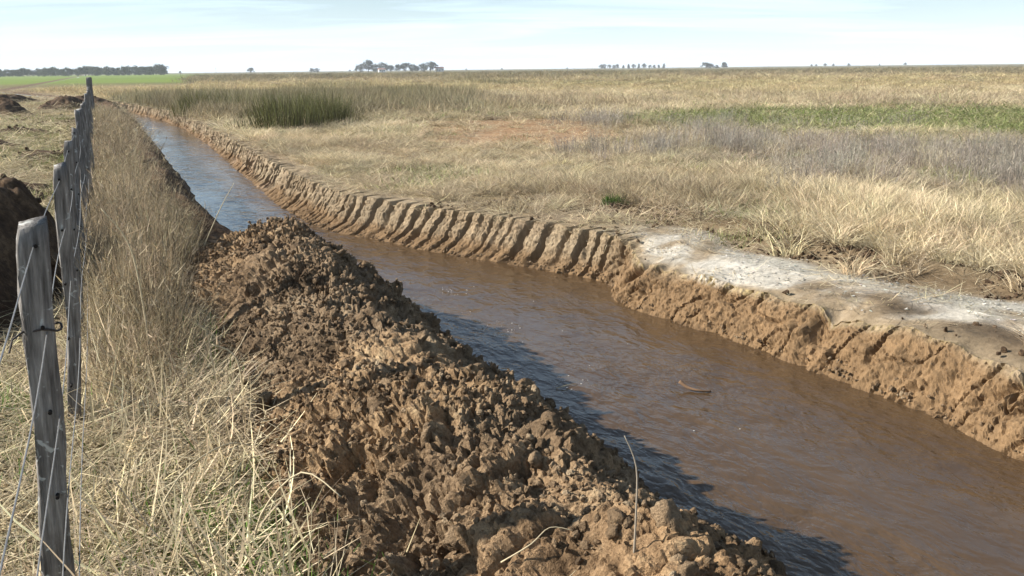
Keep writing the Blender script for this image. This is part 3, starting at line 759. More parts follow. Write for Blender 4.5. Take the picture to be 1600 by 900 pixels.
# grey dead weeds
x, y = polar(12000, 9, 60, -8, 36); Z = zones(x, y); k = (Z['right'] * Z['grey'] * (0.3 + fbm(x / 1.5, y / 1.5, 153, 3))) > RNG.random(len(x)) * 0.9
xs, ys = x[k], y[k]; m = len(xs); r = np.hypot(xs, ys)
put('dead_weeds', 'fine', xs, ys, RNG.uniform(.55, 1.05, m), RNG.uniform(.8, 1.3, m) * np.clip(r / 18, 1, 1.8), np.tile(GREYW * 1.05, (m, 1)), 'greyish dead weeds standing in a band across the right of the field')
# sward
x, y = polar(30000, 5, 60, -25, 42); Z = zones(x, y); k = (Z['right'] * np.clip(Z['green'] * .9 + .30 * ss(.2, .55, fbm(x / 1.7, y / 1.7, 154, 3)) * (Z['d'] > .9), 0, 1) * (1 - .8 * Z['red'])) > RNG.random(len(x))
xs, ys = x[k], y[k]; m = len(xs); r = np.hypot(xs, ys); w = RNG.uniform(.9, 1.6, m) * np.clip(r / 9, 1, 3.5)
put('green_sward', 'short', xs, ys, np.minimum(w * .75, RNG.uniform(.8, 1.9, m)), w, lerp(np.tile(GREEN, (m, 1)), STRAWD, .5 * RNG.random(m)), 'low green grass showing through the dry field')
# straw litter between the tussocks and on the trodden strip
x, y = polar(30000, 4.6, 45, -38, 44); Z = zones(x, y); k = (Z['right'] * (Z['d'] > .06) * np.clip(.75 - .74 * Z['crust'] - .68 * Z['bare'] * (1 - ss(6, 9, Z['a'])) - .5 * Z['red'], .03, 1) * np.clip(.6 + fbm(x / .7, y / .7, 155, 3), .05, 1)) > RNG.random(len(x))
xs, ys = x[k], y[k]; m = len(xs); r = np.hypot(xs, ys)
put('straw_litter', 'litter', xs, ys, RNG.uniform(.5, 1.1, m), RNG.uniform(.7, 1.2, m) * np.clip(r / 14, 1, 2.5), lerp(np.tile(STRAW * .95, (m, 1)), STRAWD, RNG.random(m)), 'trodden straw lying behind the bank edge', dz=.006)
# distance stands
x, y = polar(26000, 34, 420, -45, 42, .85); Z = zones(x, y); rr = Z['r']
nogreen = 1 - (-x / np.maximum(y, 1) > .34 + .03 * fbm(x / 20, y / 20, 89, 3)) * (Z['r'] > 105)
side = Z['right'] * (Z['d'] > .5) + (Z['a'] > 67) * (rr < 150) + (Z['c'] < c_left(Z['a']) - 1.0) * (rr > 45) * (rr < 150)
pp = fbm(x / 9, y / 16, 156, 4); q = np.clip(.35 + .6 * Z['olive'] + .5 * pp, .04, 1) * (1 - .8 * Z['green'])
k = (side * q * nogreen) > RNG.random(len(x)); xs, ys, rr = x[k], y[k], rr[k]; m = len(xs); ol = Z['olive'][k]; ye = Z['yellow'][k]; pk = pp[k]
cl = lerp(np.tile(STRAWD, (m, 1)), YEL, ye * .7); cl = lerp(cl, OLIVE, ol * .9)
h = (.42 + .5 * ol + .45 * pk) * RNG.uniform(.7, 1.15, m); h = np.clip(h, .2, 1.5) * (1 - .35 * ss(150, 400, rr)) * np.where(Z['right'][k], 1, .4)
put('far_grass', 'clump', xs, ys, h, RNG.uniform(.9, 1.4, m) * np.clip(rr / 55, 1, 3.2), cl, 'tall olive and yellow grass stands toward the horizon')

# left strip between fence and heap, and along the far left bank
def strip(n, a0, a1, c0, c1, pw=1.5):
    a = a0 + (a1 - a0) * RNG.random(n) ** pw; c = RNG.uniform(c0, c1, n); return a, c
def zleft(a, c): return np.maximum(field_z(a, c), np.where((a < 9.5) & (c > .4) & (c < 2.5), heap_z(a, c), -9))
a, c = strip(1500, 1.0, 7.5, -.30, .66); gap = fbm(a * 2.2, c * 2.6, 160, 3); k = (c < .40 + .12 * fbm(a * 2, c * 0, 161, 2)) & (gap > -.08); x, y = to_xy(a[k], c[k]); m = len(x)
put('foreground_litter', 'litter', x, y, RNG.uniform(.6, 1.8, m), RNG.uniform(.7, 1.4, m), lerp(np.tile(STRAW, (m, 1)), STRAWD, RNG.random(m) ** 1.2), 'fallen straw matted on the ground by the fence', dz=.01, zfun=zleft, real=True)
a, c = strip(900, 1.1, 7.0, -.25, .46); k = RNG.random(len(a)) < .6 + .8 * fbm(a * 1.5, c * 2, 162, 2); x, y = to_xy(a[k], c[k]); m = len(x)
put('foreground_stalks', 'stalks', x, y, RNG.uniform(.5, 1.1, m), RNG.uniform(.8, 1.3, m), lerp(np.tile(STRAW * 1.15, (m, 1)), STRAWD, RNG.random(m) ** 1.8), 'pale broken straw stalks tangled between fence and soil heap', zfun=zleft, real=True)
a, c = strip(650, 1.2, 6.5, -1.4, .5); k = fbm(a * 1.5, c * 1.5, 163, 2) > .05; x, y = to_xy(a[k], c[k]); m = len(x)
put('foreground_green', 'short', x, y, RNG.uniform(.8, 1.6, m), RNG.uniform(.8, 1.5, m), np.tile(GREEN * np.array([.75, 1, .7]), (m, 1)), 'green sprouts under the straw beside the fence', zfun=zleft, real=True)
a, c = strip(1500, 4.2, 32, -.12, .85, 1.35); edge = np.where(a < 8.8, .26 + .2 * ss(6, 8.5, a), .62) + .08 * fbm(a * 1.4, c * 0, 164, 3)
k = (c < edge) & (RNG.random(len(a)) < ss(4.2, 6.8, a) + .03); a, c = a[k], c[k]; x, y = to_xy(a, c); m = len(x)
put('ditch_weeds', 'fine', x, y, RNG.uniform(.4, 1.35, m) * (.6 + .4 * ss(4, 7, a)) * (1 - .45 * ss(.2, .65, c) * (a > 8)), RNG.uniform(.8, 1.3, m) * np.clip(a / 10, 1, 2), lerp(np.tile(BROWN * .85, (m, 1)), STRAWD * .9, RNG.random(m)), 'brown dead weeds standing between fence and ditch', zfun=zleft, real=True)
a, c = strip(1100, 5.2, 60, -.15, 1.0, 1.1); edge = np.where(a < 8.8, .34, .66); k = (c < edge) & (c < c_left(a) - .25); a, c = a[k], c[k]; x, y = to_xy(a, c); m = len(x)
put('ditch_grass', 'tussock', x, y, RNG.uniform(.5, 1.0, m), RNG.uniform(.7, 1.1, m) * np.clip(a / 12, 1, 2.4), lerp(np.tile(STRAW * .7, (m, 1)), BROWN * .9, RNG.random(m)), 'dry grass growing along the left edge of the ditch', zfun=zleft, real=True)
# pasture beyond the fence: trampled litter, low tufts and broken clods
x, y = polar(9000, 2.2, 70, -48, -22); a, c = to_ac(x, y); k = (c < -.3) * np.clip(.50 + 1.1 * fbm(x / 1.2, y / 1.2, 165, 4), .03, 1) > RNG.random(len(x)); xs, ys = x[k], y[k]; m = len(xs); r = np.hypot(xs, ys)
put('pasture_litter', 'litter', xs, ys, RNG.uniform(.5, 1.3, m), RNG.uniform(.8, 1.3, m) * np.clip(r / 9, 1, 3), lerp(np.tile(STRAW * .9, (m, 1)), OLIVE * 1.6, RNG.random(m) * .7), 'trampled straw lying on the pasture left of the fence', dz=.006)
x, y = polar(3200, 2.5, 60, -48, -24); a, c = to_ac(x, y); k = (c < -.5) * (fbm(x / 1.6, y / 1.6, 166, 3) > .2); k = k.astype(bool); xs, ys = x[k], y[k]; m = len(xs); r = np.hypot(xs, ys)
put('pasture_sward', 'short', xs, ys, RNG.uniform(.8, 1.5, m) * np.clip(r / 12, 1, 1.6), RNG.uniform(.9, 1.5, m) * np.clip(r / 10, 1, 3), lerp(np.tile(GREEN * .9, (m, 1)), STRAWD, RNG.random(m) * .7), 'short grass on the pasture left of the fence')
proto_collection('dark_crumb', [clod_mesh('dark_crumb', 60 + i, 2, DARK) for i in range(4)])
def crumbs(name, x, y, s, label):
    n = len(x); a, c = to_ac(x, y)
    scatter(name, PROTO['dark_crumb'], np.stack([x, y, field_z(a, c) + s * .3], -1), RNG.uniform(0, 6.28, (n, 3)), np.stack([s, s, s * .8], -1), np.ones((n, 3)), label=label)
x, y = polar(9000, 2.4, 45, -48, -23); a, c = to_ac(x, y); k = (c < -.35) & (fbm(x / 1.5, y / 1.5, 167, 3) > .06); x, y = x[k], y[k]; m = len(x)
crumbs('pasture_clods', x, y, (.012 + .05 * RNG.random(m) ** 2.5) * np.clip(np.hypot(x, y) / 9, 1, 2.2), 'dark broken soil scattered over the pasture left of the fence')
a = RNG.uniform(1.5, 11, 5200); dd = np.where(RNG.random(5200) < .6, RNG.normal(1.5, .22, 5200), RNG.uniform(.05, 2.2, 5200)); c = c_right(a) + c_off(a) + dd; x, y = to_xy(a, c); k = (fbm(x * 1.4, y * 1.4, 168, 3) > -.15) & (dd > .04) & (zones(x, y)['crust'] < .3); x, y = x[k], y[k]; m = len(x)
crumbs('track_crumbs', x, y, .005 + .03 * RNG.random(m) ** 3, 'dark soil crumbs on the trodden strip behind the right bank')
a = RNG.uniform(1.5, 14, 700); c = c_right(a) + .02 + np.abs(RNG.normal(0, .05, 700)); x, y = to_xy(a, c); s_ = .005 + .016 * RNG.random(700) ** 2.5
scatter('fallen_crumbs', PROTO['crumb'], np.stack([x, y, WZ + .01 + 1.0 * (c - c_right(a))], -1), RNG.uniform(0, 6.28, (700, 3)), np.stack([s_, s_, s_ * .8], -1), np.ones((700, 3)), label='soil crumbs fallen to the foot of the right bank')
def flake(r):                                    # curled plate of dried white crust
    n = 8; an = np.sort(r.uniform(0, 6.28, n)); rr = r.uniform(.6, 1.1, n); P = np.stack([np.cos(an) * rr, np.sin(an) * rr, .12 * rr + r.normal(0, .05, n)], -1)
    v = np.vstack([P, P * [.95, .95, 1] - [0, 0, .16], [[0, 0, 0]], [[0, 0, -.16]]])
    f = [(i, (i + 1) % n, 2 * n, 2 * n) for i in range(n)] + [(n + i, n + (i + 1) % n, (i + 1) % n, i) for i in range(n)]
    return v, [q if q[2] != q[3] else (q[0], q[1], q[2], q[2]) for q in f]
FL = []
for i in range(5):
    v, f = flake(np.random.default_rng(900 + i)); me = bpy.data.meshes.new('crust_flake'); me.from_pydata(v.tolist(), [], [tuple(dict.fromkeys(int(t) for t in q)) for q in f]); me.materials.append(BLADE); FL.append(me)
proto_collection('crust_flake', FL)
a = RNG.uniform(1.0, 8.2, 5000); dd = RNG.uniform(.02, 1.3, 5000); c = c_right(a) + c_off(a) + dd; x, y = to_xy(a, c); Z = zones(x, y)
k = Z['crust'] * ss(-.3, .25, fbm(x * 2.6, y * 2.6, 83, 4)) > RNG.random(5000) * .9; x, y, a, c = x[k], y[k], a[k], c[k]; m = len(x); s_ = .004 + .016 * RNG.random(m) ** 2
scatter('crust_flakes', PROTO['crust_flake'], np.stack([x, y, field_z(a, c) + .006], -1), np.stack([RNG.normal(0, .22, m), RNG.normal(0, .22, m), RNG.uniform(0, 6.28, m)], -1), np.stack([s_, s_ * .8, s_], -1), np.tile([.50, .47, .41], (m, 1)) * vary(m, .25), label='flaky white salt crust along the right bank')

# ------------------------------------------------------------------ other soil heaps
def dark_heap(name, label, x, y, rx, ry, h, rz, seed, nclod, step):
    gx = np.arange(-1.25 * rx, 1.25 * rx, step); gy = np.arange(-1.25 * ry, 1.25 * ry, step)
    X, Y = np.meshgrid(gx, gy, indexing='ij')
    def hf(X, Y):
        q = np.sqrt((X / rx) ** 2 + (Y / ry) ** 2) + .25 * fbm(X / rx * 2, Y / ry * 2, seed, 3)
        base = h * (1 - ss(0.05, 1.0, q)); k = ss(1.05, .75, q) if False else 1 - ss(.75, 1.05, q)
        s = min(1, max(.25, h))
        return base - .10 * (1 - k) + k * s * (.16 * lumps(X / .40, Y / .36, seed + 1) + .09 * lumps(X / .17, Y / .16, seed + 2) + .05 * lumps(X / .08, Y / .08, seed + 3) + .04 * fbm(X * 8, Y * 8, seed + 4, 3))
    Zh = hf(X, Y)
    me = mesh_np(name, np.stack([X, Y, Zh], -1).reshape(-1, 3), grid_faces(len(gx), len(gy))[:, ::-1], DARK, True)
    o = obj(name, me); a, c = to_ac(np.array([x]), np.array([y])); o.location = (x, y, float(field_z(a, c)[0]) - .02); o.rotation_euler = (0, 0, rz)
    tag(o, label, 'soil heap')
    r = random.Random(seed)
    for i in range(nclod):
        u, v = r.uniform(-.85, .85) * rx, r.uniform(-.85, .85) * ry; s = r.uniform(.03, .09)
        zc = float(hf(np.array([u]), np.array([v]))[0])
        k = bpy.data.objects.new('clod', DCLOD[i % 4]); link(k, o); k.location = (u, v, zc + s * .25); k.scale = (s, s, s); k.rotation_euler = (r.uniform(0, 6), r.uniform(0, 6), r.uniform(0, 6))
    return o
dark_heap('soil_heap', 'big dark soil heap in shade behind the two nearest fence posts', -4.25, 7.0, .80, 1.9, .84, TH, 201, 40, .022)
dark_heap('soil_heap', 'dark soil mound by the fence, far up the pasture', -21.2, 43.5, 1.3, 1.3, .62, 0, 211, 10, .06)
dark_heap('soil_heap', 'dark soil mound at the left edge, farthest back on the pasture', -21.6, 38.5, 1.5, 1.4, .7, 0, 221, 10, .06)
dark_heap('soil_heap', 'low brown soil patch at the left edge in front of the far mounds', -12.2, 21.0, 1.2, .9, .22, 0, 231, 12, .04)
for i, (hx_, hy_, rx_, ry_, hh_, lb_) in enumerate((
        (-13.9, 25.6, 1.3, .6, .20, 'low ragged strip of turned soil halfway up the pasture'),
        (-9.7, 18.6, .8, .5, .16, 'small patch of turned soil close to the fence posts'),
        (-24.5, 52.5, 1.8, .9, .40, 'long low dark mound just left of the fence corner'),
        (-7.6, 13.0, .9, .6, .18, 'nearest small patch of turned soil beyond the big dark heap'),
        (-30.5, 56.0, 2.2, 1.0, .45, 'broad dark mound at the far left edge behind the others'))):
    dark_heap('soil_heap', lb_, hx_, hy_, rx_, ry_, hh_, .3 * i, 251 + 10 * i, 14, .03 if hy_ < 30 else .07)
# spoil dumped along the far left bank, seen against the water
ra = np.arange(9.6, 56, .045); rc = np.arange(-.55, .62, .035); A_, C_ = np.meshgrid(ra, rc, indexing='ij')
zr = (.20 + .20 * vn(A_ * .45, A_ * 0, 171) + .12 * fbm(A_ * 1.4, A_ * 0, 172, 3)) * ss(9.6, 11.5, A_) * (1 - ss(50, 56, A_))
prf = np.cos(np.clip(C_ / .5, -1, 1) * math.pi / 2)
zr = zr * prf + prf * (.09 * lumps(A_ / .5, C_ / .3, 173) + .05 * lumps(A_ / .2, C_ / .15, 174)) - .06 - .5 * np.clip(C_ - .25, 0, 1)
ctr = c_left(A_) - .42
me = mesh_np('spoil_ridge', np.stack([ctr + C_, A_, zr], -1).reshape(-1, 3), grid_faces(len(ra), len(rc))[:, ::-1], DARK, True)
tag(obj('spoil_ridge', me, rot=True), 'low dark ridge of dug soil along the far left edge of the ditch', 'soil heap')

# ------------------------------------------------------------------ fence
fence = empty('wire_fence', (*to_xy(2.55, -.2), 0), TH); tag(fence, 'old wire fence of weathered grey wooden posts running up the left side', 'fence')
def post_mesh(seed, w, d, h, bury=.25):
    r = random.Random(seed); nz = 34; nk = 16; v = []; f = []
    bx, by = r.uniform(-.02, .02), r.uniform(-.02, .02); crk = r.uniform(0, 6.28)
    for i in range(nz):
        t = i / (nz - 1); z = -bury + (h + bury) * t
        ox = bx * math.sin(t * 3) + .006 * math.sin(t * 11 + seed); oy = by * math.sin(t * 3 + 1)
        tp = 1 + .10 * (1 - t) + .05 * math.sin(t * 7 + seed)
        if i == nz - 1: tp *= .88
        for k in range(nk):
            an = 2 * math.pi * k / nk + math.pi / 4; c_, s_ = math.cos(an), math.sin(an)
            e = .28; px = math.copysign(abs(c_) ** e, c_) * w / 2; py = math.copysign(abs(s_) ** e, s_) * d / 2
            wob = 1 + .06 * math.sin(t * 17 + k * 1.9 + seed) + .05 * math.sin(t * 41 + k * 2.7)
            dd = abs((an - crk + math.pi) % (2 * math.pi) - math.pi)
            if dd < .22: wob -= .13 * (.5 + .5 * math.sin(t * 5 + seed))
            zz = z + (.02 * (px / w + py / d) * math.sin(seed) if i >= nz - 2 else 0)
            v.append((px * tp * wob + ox, py * tp * wob + oy, zz))
    for i in range(nz - 1):
        for k in range(nk):
            f.append((i * nk + k, i * nk + (k + 1) % nk, (i + 1) * nk + (k + 1) % nk, (i + 1) * nk + k))
    f.append(tuple((nz - 1) * nk + k for k in range(nk)))
    me = bpy.data.meshes.new('post'); me.from_pydata(v, [], f); me.materials.append(WOOD)
    me.polygons.foreach_set('use_smooth', np.ones(len(me.polygons), bool))
    return me
PM = [post_mesh(i + 1, *q) for i, q in enumerate(((.076, .062, 1.30), (.056, .055, 1.30), (.056, .05, 1.30), (.05, .05, 1.27), (.055, .05, 1.33)))]
WIREZ = (1.24, 1.01, .76, .50, .27)
P_A = [2.76, 4.53, 6.16, 7.92, 9.75] + [9.75 + 1.78 * i for i in range(1, 12)]
P_TILT = [(0.0, 0.045), (.0, .065), (.01, .05), (-.012, .05), (.01, .03)]
hole_mb = MB(); hole_mb.tube([(0, -.02, 0), (0, .02, 0)], .0055, 8); HM = hole_mb.mesh('wire_hole', HOLE)
for i, pa in enumerate(P_A):
    o = bpy.data.objects.new('post', PM[i % 5] if i else PM[0]); link(o, fence)
    tl = P_TILT[i] if i < 5 else (random.uniform(-.02, .02), random.uniform(-.02, .02))
    z = float(field_z(np.array([pa]), np.array([-.2]))[0])
    o.location = (-1.2 * math.sin(tl[1]), pa - 2.55, z); o.rotation_euler = (tl[0], tl[1], 0)
    if i < 4:
        for wz in WIREZ:
            h = bpy.data.objects.new('wire_hole', HM); link(h, o); h.location = (0, -.026, wz - .0)
# tie wire round the nearest post
tm = MB(); lp = [(.046 * math.cos(t) * 1.0, .040 * math.sin(t), 1.0 + .006 * math.sin(3 * t)) for t in np.linspace(0, 6.28, 20)]
tm.tube(lp, .0035, 5); tm.tube([(-.05, -.03, 1.0), (-.075, -.055, .985), (-.085, -.06, .95)], .003, 5)
tm.build('tie_wire', RUSTW, [c for c in fence.children if c.name.startswith('post')][0])
for wz in WIREZ:
    mb = MB(); pts = []
    for s in np.linspace(-3.2, P_A[-1] - 2.55, 120): pts.append((.004 * math.sin(s * 2 + wz * 9), s, wz + .015 * math.sin(s * 1.9 + wz * 5)))
    mb.tube(pts, .0018, 5, False); mb.build('wire', WIRE, fence)
# corner strainer with its brace
ca = P_A[-1] + 1.9
cp = obj('corner_post', post_mesh(9, .16, .16, 1.58), fence); cp.location = (0.0, ca - 2.55, 0)
bm_ = MB(); bm_.tube([(-.02, ca - 2.55 - 1.75, .1), (0, ca - 2.55 - .06, 1.2)], [.05, .045], 8); bm_.build('brace', WOOD, fence, True)

# ------------------------------------------------------------------ single plants and stalks
def hz_at(x, y):
    a, c = to_ac(np.array([x]), np.array([y])); return float(zleft(a, c)[0])
def stalk(name, label, cat, pts, r0, mat, extra=None):
    b = Vector(pts[0]); mb = MB(); P = []
    q = [Vector(p) - b for p in pts]
    for i in range(len(q) - 1):                  # gentle curve through the points
        p0, p1, p2, p3 = q[max(i - 1, 0)], q[i], q[i + 1], q[min(i + 2, len(q) - 1)]
        for t in (0, .25, .5, .75):
            P.append(.5 * ((2 * p1) + (p2 - p0) * t + (2 * p0 - 5 * p1 + 4 * p2 - p3) * t * t + (3 * p1 - p0 - 3 * p2 + p3) * t ** 3))
    P.append(q[-1]); n = len(P)
    mb.tube(P, [r0 * (1 - .65 * i / n) for i in range(n)], 6)
    o = mb.build(name, mat, None, True); o.location = b; tag(o, label, cat); return o
def ac(a, c, dz, heap_=True):
    xx, yy = to_xy(a, c); return (xx, yy, hz_at(xx, yy) + dz)
stalk('dead_twig', 'thin grey twig standing upright on the near end of the soil heap', 'twig',
      [ac(1.83, 1.17, -.02), ac(1.84, 1.18, .10), ac(1.86, 1.19, .22), ac(1.89, 1.17, .31)], .0035, TWIG)
stalk('hooked_stalk', 'pale hooked stalk curling over the left edge of the soil heap', 'stalk',
      [ac(4.4, .50, -.02), ac(4.42, .50, .22), ac(4.44, .47, .33), ac(4.46, .38, .38)], .006, STALK)
stalk('bent_stalk', 'long pale stalk bent sharply beside the dark row of posts', 'stalk',
      [ac(5.3, .12, 0), ac(5.3, .10, .55), ac(5.32, .06, .80), ac(5.34, -.05, .98)], .006, STALK)
stalk('leaning_stalk', 'straight pale stalk leaning out over the bluish water', 'stalk',
      [ac(8.9, .75, 0), ac(9.0, .95, .35), ac(9.1, 1.12, .62)], .006, STALK)
stalk('straw_stem', 'arched straw stem lying against the foot of the soil heap', 'stalk',
      [ac(2.9, .30, .0), ac(2.95, .36, .20), ac(2.9, .50, .27), ac(2.75, .60, .16)], .005, STALK)
stalk('straw_stem', 'pale stem arched across the straw just right of the nearest post', 'stalk',
      [ac(3.2, -.05, .02), ac(3.3, .12, .25), ac(3.4, .30, .30), ac(3.5, .42, .22)], .005, STALK)
stalk('dry_stem', 'pale stem leaning on the near left flank of the heap', 'stalk',
      [ac(1.95, .55, -.02), ac(1.97, .54, .14), ac(2.05, .50, .30)], .0045, STALK)
stalk('root_strand', 'thin pale root hanging across a dark hollow in the heap', 'root',
      [ac(2.10, .90, .02), ac(2.07, .98, .03), ac(2.09, 1.05, .035), ac(2.06, 1.11, .02)], .0025, STALK)
stalk('root_strand', 'second pale root lying just below the hollow in the heap', 'root',
      [ac(1.98, .86, .015), ac(1.95, .95, .03), ac(1.92, 1.0, .02), ac(1.93, 1.05, .015)], .0025, STALK)
# drifting debris
wx, wy = to_xy(4.75, 3.50)
o = stalk('floating_reed', 'short curved brown reed drifting in the middle of the muddy water', 'reed',
      [(wx - .10, wy + .06, WZ + .05), (wx - .05, wy + .02, WZ + .02), (wx + .02, wy - .02, WZ + .012), (wx + .10, wy - .02, WZ + .005)], .014, DRIFT)
wx, wy = to_xy(5.2, 2.75)
stalk('floating_straw', 'thin straw with foam floating in the water left of the brown reed', 'straw',
      [(wx - .08, wy - .03, WZ + .006), (wx, wy, WZ + .016), (wx + .07, wy + .05, WZ + .006)], .004, STALK)
mb = MB(); r = random.Random(5)
for i in range(70):
    a_ = r.uniform(4.0, 9.5); c_ = r.uniform(2.2, 3.9) + r.gauss(0, .15); x_, y_ = to_xy(a_, c_); s = r.uniform(.002, .006)
    if i % 4: x_, y_ = to_xy(5.3 + r.gauss(0, .12) + (i % 3) * 1.4, 2.8 + r.gauss(0, .10) + (i % 3) * .1)
    mb.tube([(x_ - s, y_, WZ + .004), (x_, y_ + s * .4, WZ + .004), (x_ + s, y_, WZ + .004)], [s * .3, s * .5, s * .3], 5)
fo = mb.build('foam_flecks', FOAM, None, True); tag(fo, 'white foam flecks and straw bits drifting on the water', kind='stuff')

def rush(name, label, px, py, h, rx, n, seed, mat, cat='rush clump', grp=None, wd=.012, dr=.35, nest=None):
    x, y = px_ground(px, py) if nest is None else nest
    rg = np.random.default_rng(seed); an = rg.uniform(0, 6.28, n); rr = rx * rg.random(n) ** .6 * (1 + .35 * np.sin(an * 3 + seed) + .2 * np.sin(an * 7 + seed))
    b = np.stack([np.cos(an) * rr, np.sin(an) * rr * .8, np.zeros(n)], -1)
    hh = h * rg.uniform(.55, 1.05, n) * (1 - .35 * (rr / rx) ** 2)
    v, f = blades(b, an + rg.normal(0, .8, n), rg.uniform(0, .42, n), hh, rg.uniform(0, dr, n), rg.uniform(.5, 1.2, n) * wd, 4, rg.uniform(0, 6.28, n))
    o = obj(name, mesh_np(name, v, f, mat, False)); a, c = to_ac(np.array([x]), np.array([y])); o.location = (x, y, float(field_z(a, c)[0]) - .01)
    return tag(o, label, cat, grp)
G = 'green rush clumps beyond the bank'
rush('rush_clump', 'large dark green rush clump nearest the bank, left one of the tall pair', 440, 203, 1.25, 1.15, 1100, 301, RUSH, grp=G)
rush('rush_clump', 'dark green rush clump with a sharp right edge beside pale straw', 515, 198, 1.30, .8, 900, 302, RUSH, grp=G)
rush('rush_clump', 'broad olive rush clump just behind the two darkest green ones', 465, 186, 1.3, 1.7, 1100, 303, RUSH, grp=G)
rush('rush_clump', 'yellowish green rush clump close to the far bend of the ditch', 305, 180, 1.25, .75, 700, 304, RUSH, grp=G)
rush('rush_clump', 'small olive rush clump standing alone above the pale field', 645, 153, 1.0, 1.6, 700, 305, RUSH, grp=G)
rush('rush_clump', 'olive rush clump between the far bend and the tall green pair', 365, 180, 1.25, 1.5, 800, 306, RUSH, grp=G)
rush('green_weed', 'small fresh green weed at the edge of the straw behind the bank', 957, 322, .17, .14, 160, 310, WEED, 'weed', None, .014, 1.2)
rush('green_weed', 'bright green sprout in the straw just right of the nearest post', 205, 690, .10, .07, 60, 311, WEED, 'weed', None, .012, 1.2)
rush('green_weed', 'bright green sprout on the ground left of the nearest post', 40, 695, .08, .08, 60, 312, WEED, 'weed', None, .012, 1.2)

# ------------------------------------------------------------------ horizon: woods, groves, a farmhouse
def tree_meshes(seed, h, w, kind):
    r = random.Random(seed); tk = MB(); th = h * r.uniform(.12, .2)
    top = Vector((r.uniform(-.3, .3), r.uniform(-.3, .3), h * .8)); tk.tube([(0, 0, -.3), (0, 0, th), tuple(top)], [h * .03, h * .022, h * .006], 7)
    cl = []
    for i in range(9):
        an = i * 2.4 + r.uniform(-.4, .4); z = th + (h * .75 - th) * (i / 8); ln = w * r.uniform(.35, .55) * (1 - .5 * (i / 8))
        e = Vector((math.cos(an) * ln, math.sin(an) * ln, min(z + ln * .5, h * .92))); tk.tube([(0, 0, z * .9), tuple(e * .6 + Vector((0, 0, z * .3))), tuple(e)], [h * .012, h * .008, h * .003], 5); cl.append(e)
    cl.append(top)
    V = []; F = []; nl = 900
    cl += [Vector((r.gauss(0, .22) * w, r.gauss(0, .22) * w, h * r.uniform(.14, .8))) for _ in range(14)]
    for i in range(nl):
        cpt = r.choice(cl); s = h * .17 * (1 if kind != 'poplar' else .7)
        d = Vector((r.gauss(0, 1), r.gauss(0, 1), r.gauss(0, .8))); p = cpt + d.normalized() * s * r.random() ** .4
        p.z = min(max(p.z, h * .02), h)
        sz_ = h * r.uniform(.03, .055); u = Vector((r.gauss(0, 1), r.gauss(0, 1), r.gauss(0, 1))).normalized(); q = u.orthogonal().normalized() * sz_; u2 = u.cross(q).normalized() * sz_ * .7
        b = len(V); V += [tuple(p + q), tuple(p + u2), tuple(p - q), tuple(p - u2)]; F.append((b, b + 1, b + 2, b + 3))
    return tk.mesh('trunk', BARK, True), mesh_np('crown', V, F, FARLEAF)
TREES = [tree_meshes(400 + i, 10, w, k) for i, (w, k) in enumerate(((6, 'b'), (7.5, 'b'), (5, 'poplar'), (8.5, 'b'), (6.5, 'b'), (4, 'poplar')))]
def tree(px, dist, hpx, var, label, group=None, wide=1.0):
    az = math.atan2(px - 800, 1400 * math.cos(PITCH) + 344 * math.sin(PITCH)); x, y = math.sin(az) * dist, math.cos(az) * dist
    e = empty('tree', (x, y, -.1), random.uniform(0, 6.28)); s = hpx / 1400 * dist / 10 * 1.02; e.scale = (s * wide, s * wide, s)
    for nm, me in zip(('trunk', 'crown'), TREES[var]):
        o = bpy.data.objects.new(nm, me); link(o, e)
    return tag(e, label, 'tree', group)
R = random.Random(77)
for i in range(64):
    px = -30 + 288 * i / 63 + R.uniform(-3, 3)
    tree(px, 680 + R.uniform(-25, 60), R.uniform(8.5, 15) * (.78 + .28 * max(0, px) / 260), R.randrange(6), 'bluish tree in the long dark wood at the left of the horizon', 'trees of the left wood', 1.35)
tree(254, 670, 16, 3, 'tallest rounded tree ending the long left wood', None, 1.4)
tree(285, 1100, 4.5, 0, 'tiny lone tree just right of the long left wood')
tree(395, 950, 8.5, 3, 'lone round tree on the horizon between the wood and the farm', None, 1.3)
tree(491, 950, 7, 1, 'small tree on the horizon, left of a close pair before the farm', None, 1.3)
tree(499, 955, 7, 4, 'small tree on the horizon, right of a close pair before the farm', None, 1.3)
GR = 'farm grove on the horizon'
for px, h, v, w in ((566, 13, 1, 1.2), (579, 19, 0, 1.2), (590, 13, 4, 1.3), (603, 15, 1, 1.3), (614, 11, 3, 1.3), (626, 12, 0, 1.3), (637, 14, 3, 1.5), (648, 12, 4, 1.4), (665, 13, 1, 1.3), (676, 15.5, 3, 1.4), (655, 9, 0, 1.2)):
    tree(px, 800 + R.uniform(-15, 25), h, v, 'tallest pointed tree of the farm grove' if h == 19 else 'broad leafy tree in the farm grove on the horizon', GR, w)
for px in (550, 788, 890, 732): tree(px, 1200, 3.5, R.randrange(6), {550: 'tiny tree just left of the farm grove', 732: 'speck of a tree just right of the farm buildings', 788: 'tiny lone tree on the bare horizon between farm grove and thin tree row', 890: 'tiny lone tree close to the left end of the thin tree row'}[px])
for i, px in enumerate((943, 948, 956, 963, 968, 978, 986, 994, 1002, 1010, 1019, 1026, 1033, 1041)):
    tree(px, 1150 + R.uniform(-20, 40), R.uniform(5.5, 8.5), R.randrange(6), 'small tree of the thin broken row right of centre', 'thin tree row on the horizon')
tree(1107, 900, 9.5, 3, 'round dense dark tree, left one of two on the right horizon', None, 1.5)
tree(1114, 905, 8, 1, 'low bushy tree between two darker ones on the right horizon', None, 1.4)
tree(1135, 900, 10, 2, 'pointed dark tree, right end of the small right-hand clump', None, 1.5)
tree(1124, 905, 5.5, 4, 'lowest tree in the small right-hand clump', None, 1.6)
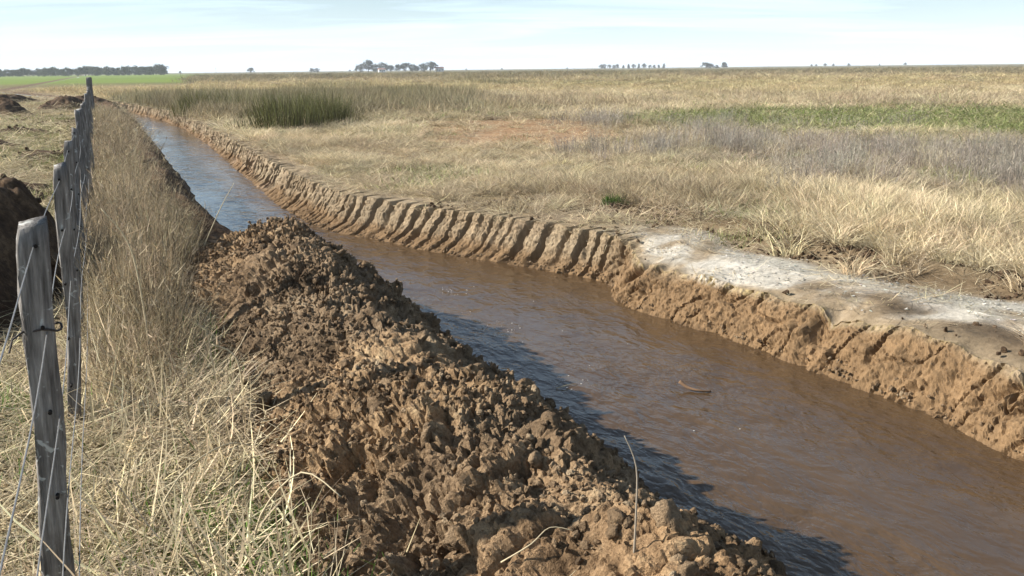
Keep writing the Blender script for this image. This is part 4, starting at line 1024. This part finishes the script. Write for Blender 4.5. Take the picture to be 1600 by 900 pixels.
for i, px in enumerate((1272, 1279, 1293, 1306, 1330, 1378, 1418)):
    tree(px, 1300, R.uniform(3.5, 5.5), R.randrange(6), 'faint tiny tree on the far right horizon', 'faint trees at the far right')
def house(px, dist, w, d, h, rh, label, name='farmhouse'):
    az = math.atan2(px - 800, 1400 * math.cos(PITCH) + 344 * math.sin(PITCH)); x, y = math.sin(az) * dist, math.cos(az) * dist
    e = empty(name, (x, y, -.1), -az + .2); tag(e, label, 'house')
    m = MB(); m.box((-w / 2, -d / 2, 0), (w / 2, d / 2, h)); m.build('wall', PLASTER, e)
    m = MB(); o_ = .3; b = len(m.v)
    m.v += [Vector(p) for p in ((-w/2-o_, -d/2-o_, h+.003), (w/2+o_, -d/2-o_, h+.003), (w/2+o_, d/2+o_, h+.003), (-w/2-o_, d/2+o_, h+.003), (-w/2-o_, 0, h+rh), (w/2+o_, 0, h+rh))]
    m.f += [(0, 1, 5, 4), (2, 3, 4, 5), (0, 4, 3), (1, 2, 5), (3, 2, 1, 0)]; rf = m.build('roof', ROOF, e)
    m = MB(); m.box((w * .2, -.3, h + rh * .5), (w * .2 + .5, .3, h + rh + .7)); m.build('chimney', PLASTER, rf)
    m = MB(); m.box((-.45, -d / 2 - .04, 0), (.45, -d / 2 + .02, 2)); m.build('door', DOOR, e)
    for sx in (-.3, .3):
        m = MB(); m.box((w * sx - .5, -d / 2 - .04, 1), (w * sx + .5, -d / 2 + .02, 2)); m.build('window', PANE, e)
house(690, 790, 7, 5, 2.8, 1.3, 'white farmhouse at the right end of the farm grove')
house(600, 785, 5.5, 4, 2.4, 1.0, 'small pale outbuilding among the trunks of the farm grove')
# slim mast
az = math.atan2(341 - 800, 1442); mb = MB(); mb.tube([(0, 0, -.3), (0, 0, 5.5)], [.14, .09], 7); mb.box((-.9, -.06, 4.9), (.9, .06, 5.05))
po = mb.build('utility_pole', BARK); po.location = (math.sin(az) * 900, math.cos(az) * 900, 0); tag(po, 'thin lone pole on the horizon right of the left wood', 'pole')

# ------------------------------------------------------------------ air
hb = MB(); hb.box((-6200, -6200, -3), (6200, 6200, 20)); m, t, o = new_mat('haze_air')
pv = t.nodes.new('ShaderNodeVolumePrincipled'); pv.inputs['Color'].default_value = (.86, .91, 1.0, 1); pv.inputs['Density'].default_value = .00024
t.links.new(pv.outputs[0], o.inputs['Volume'])
ho = hb.build('haze', m); tag(ho, 'thin pale haze over the plain', kind='stuff')
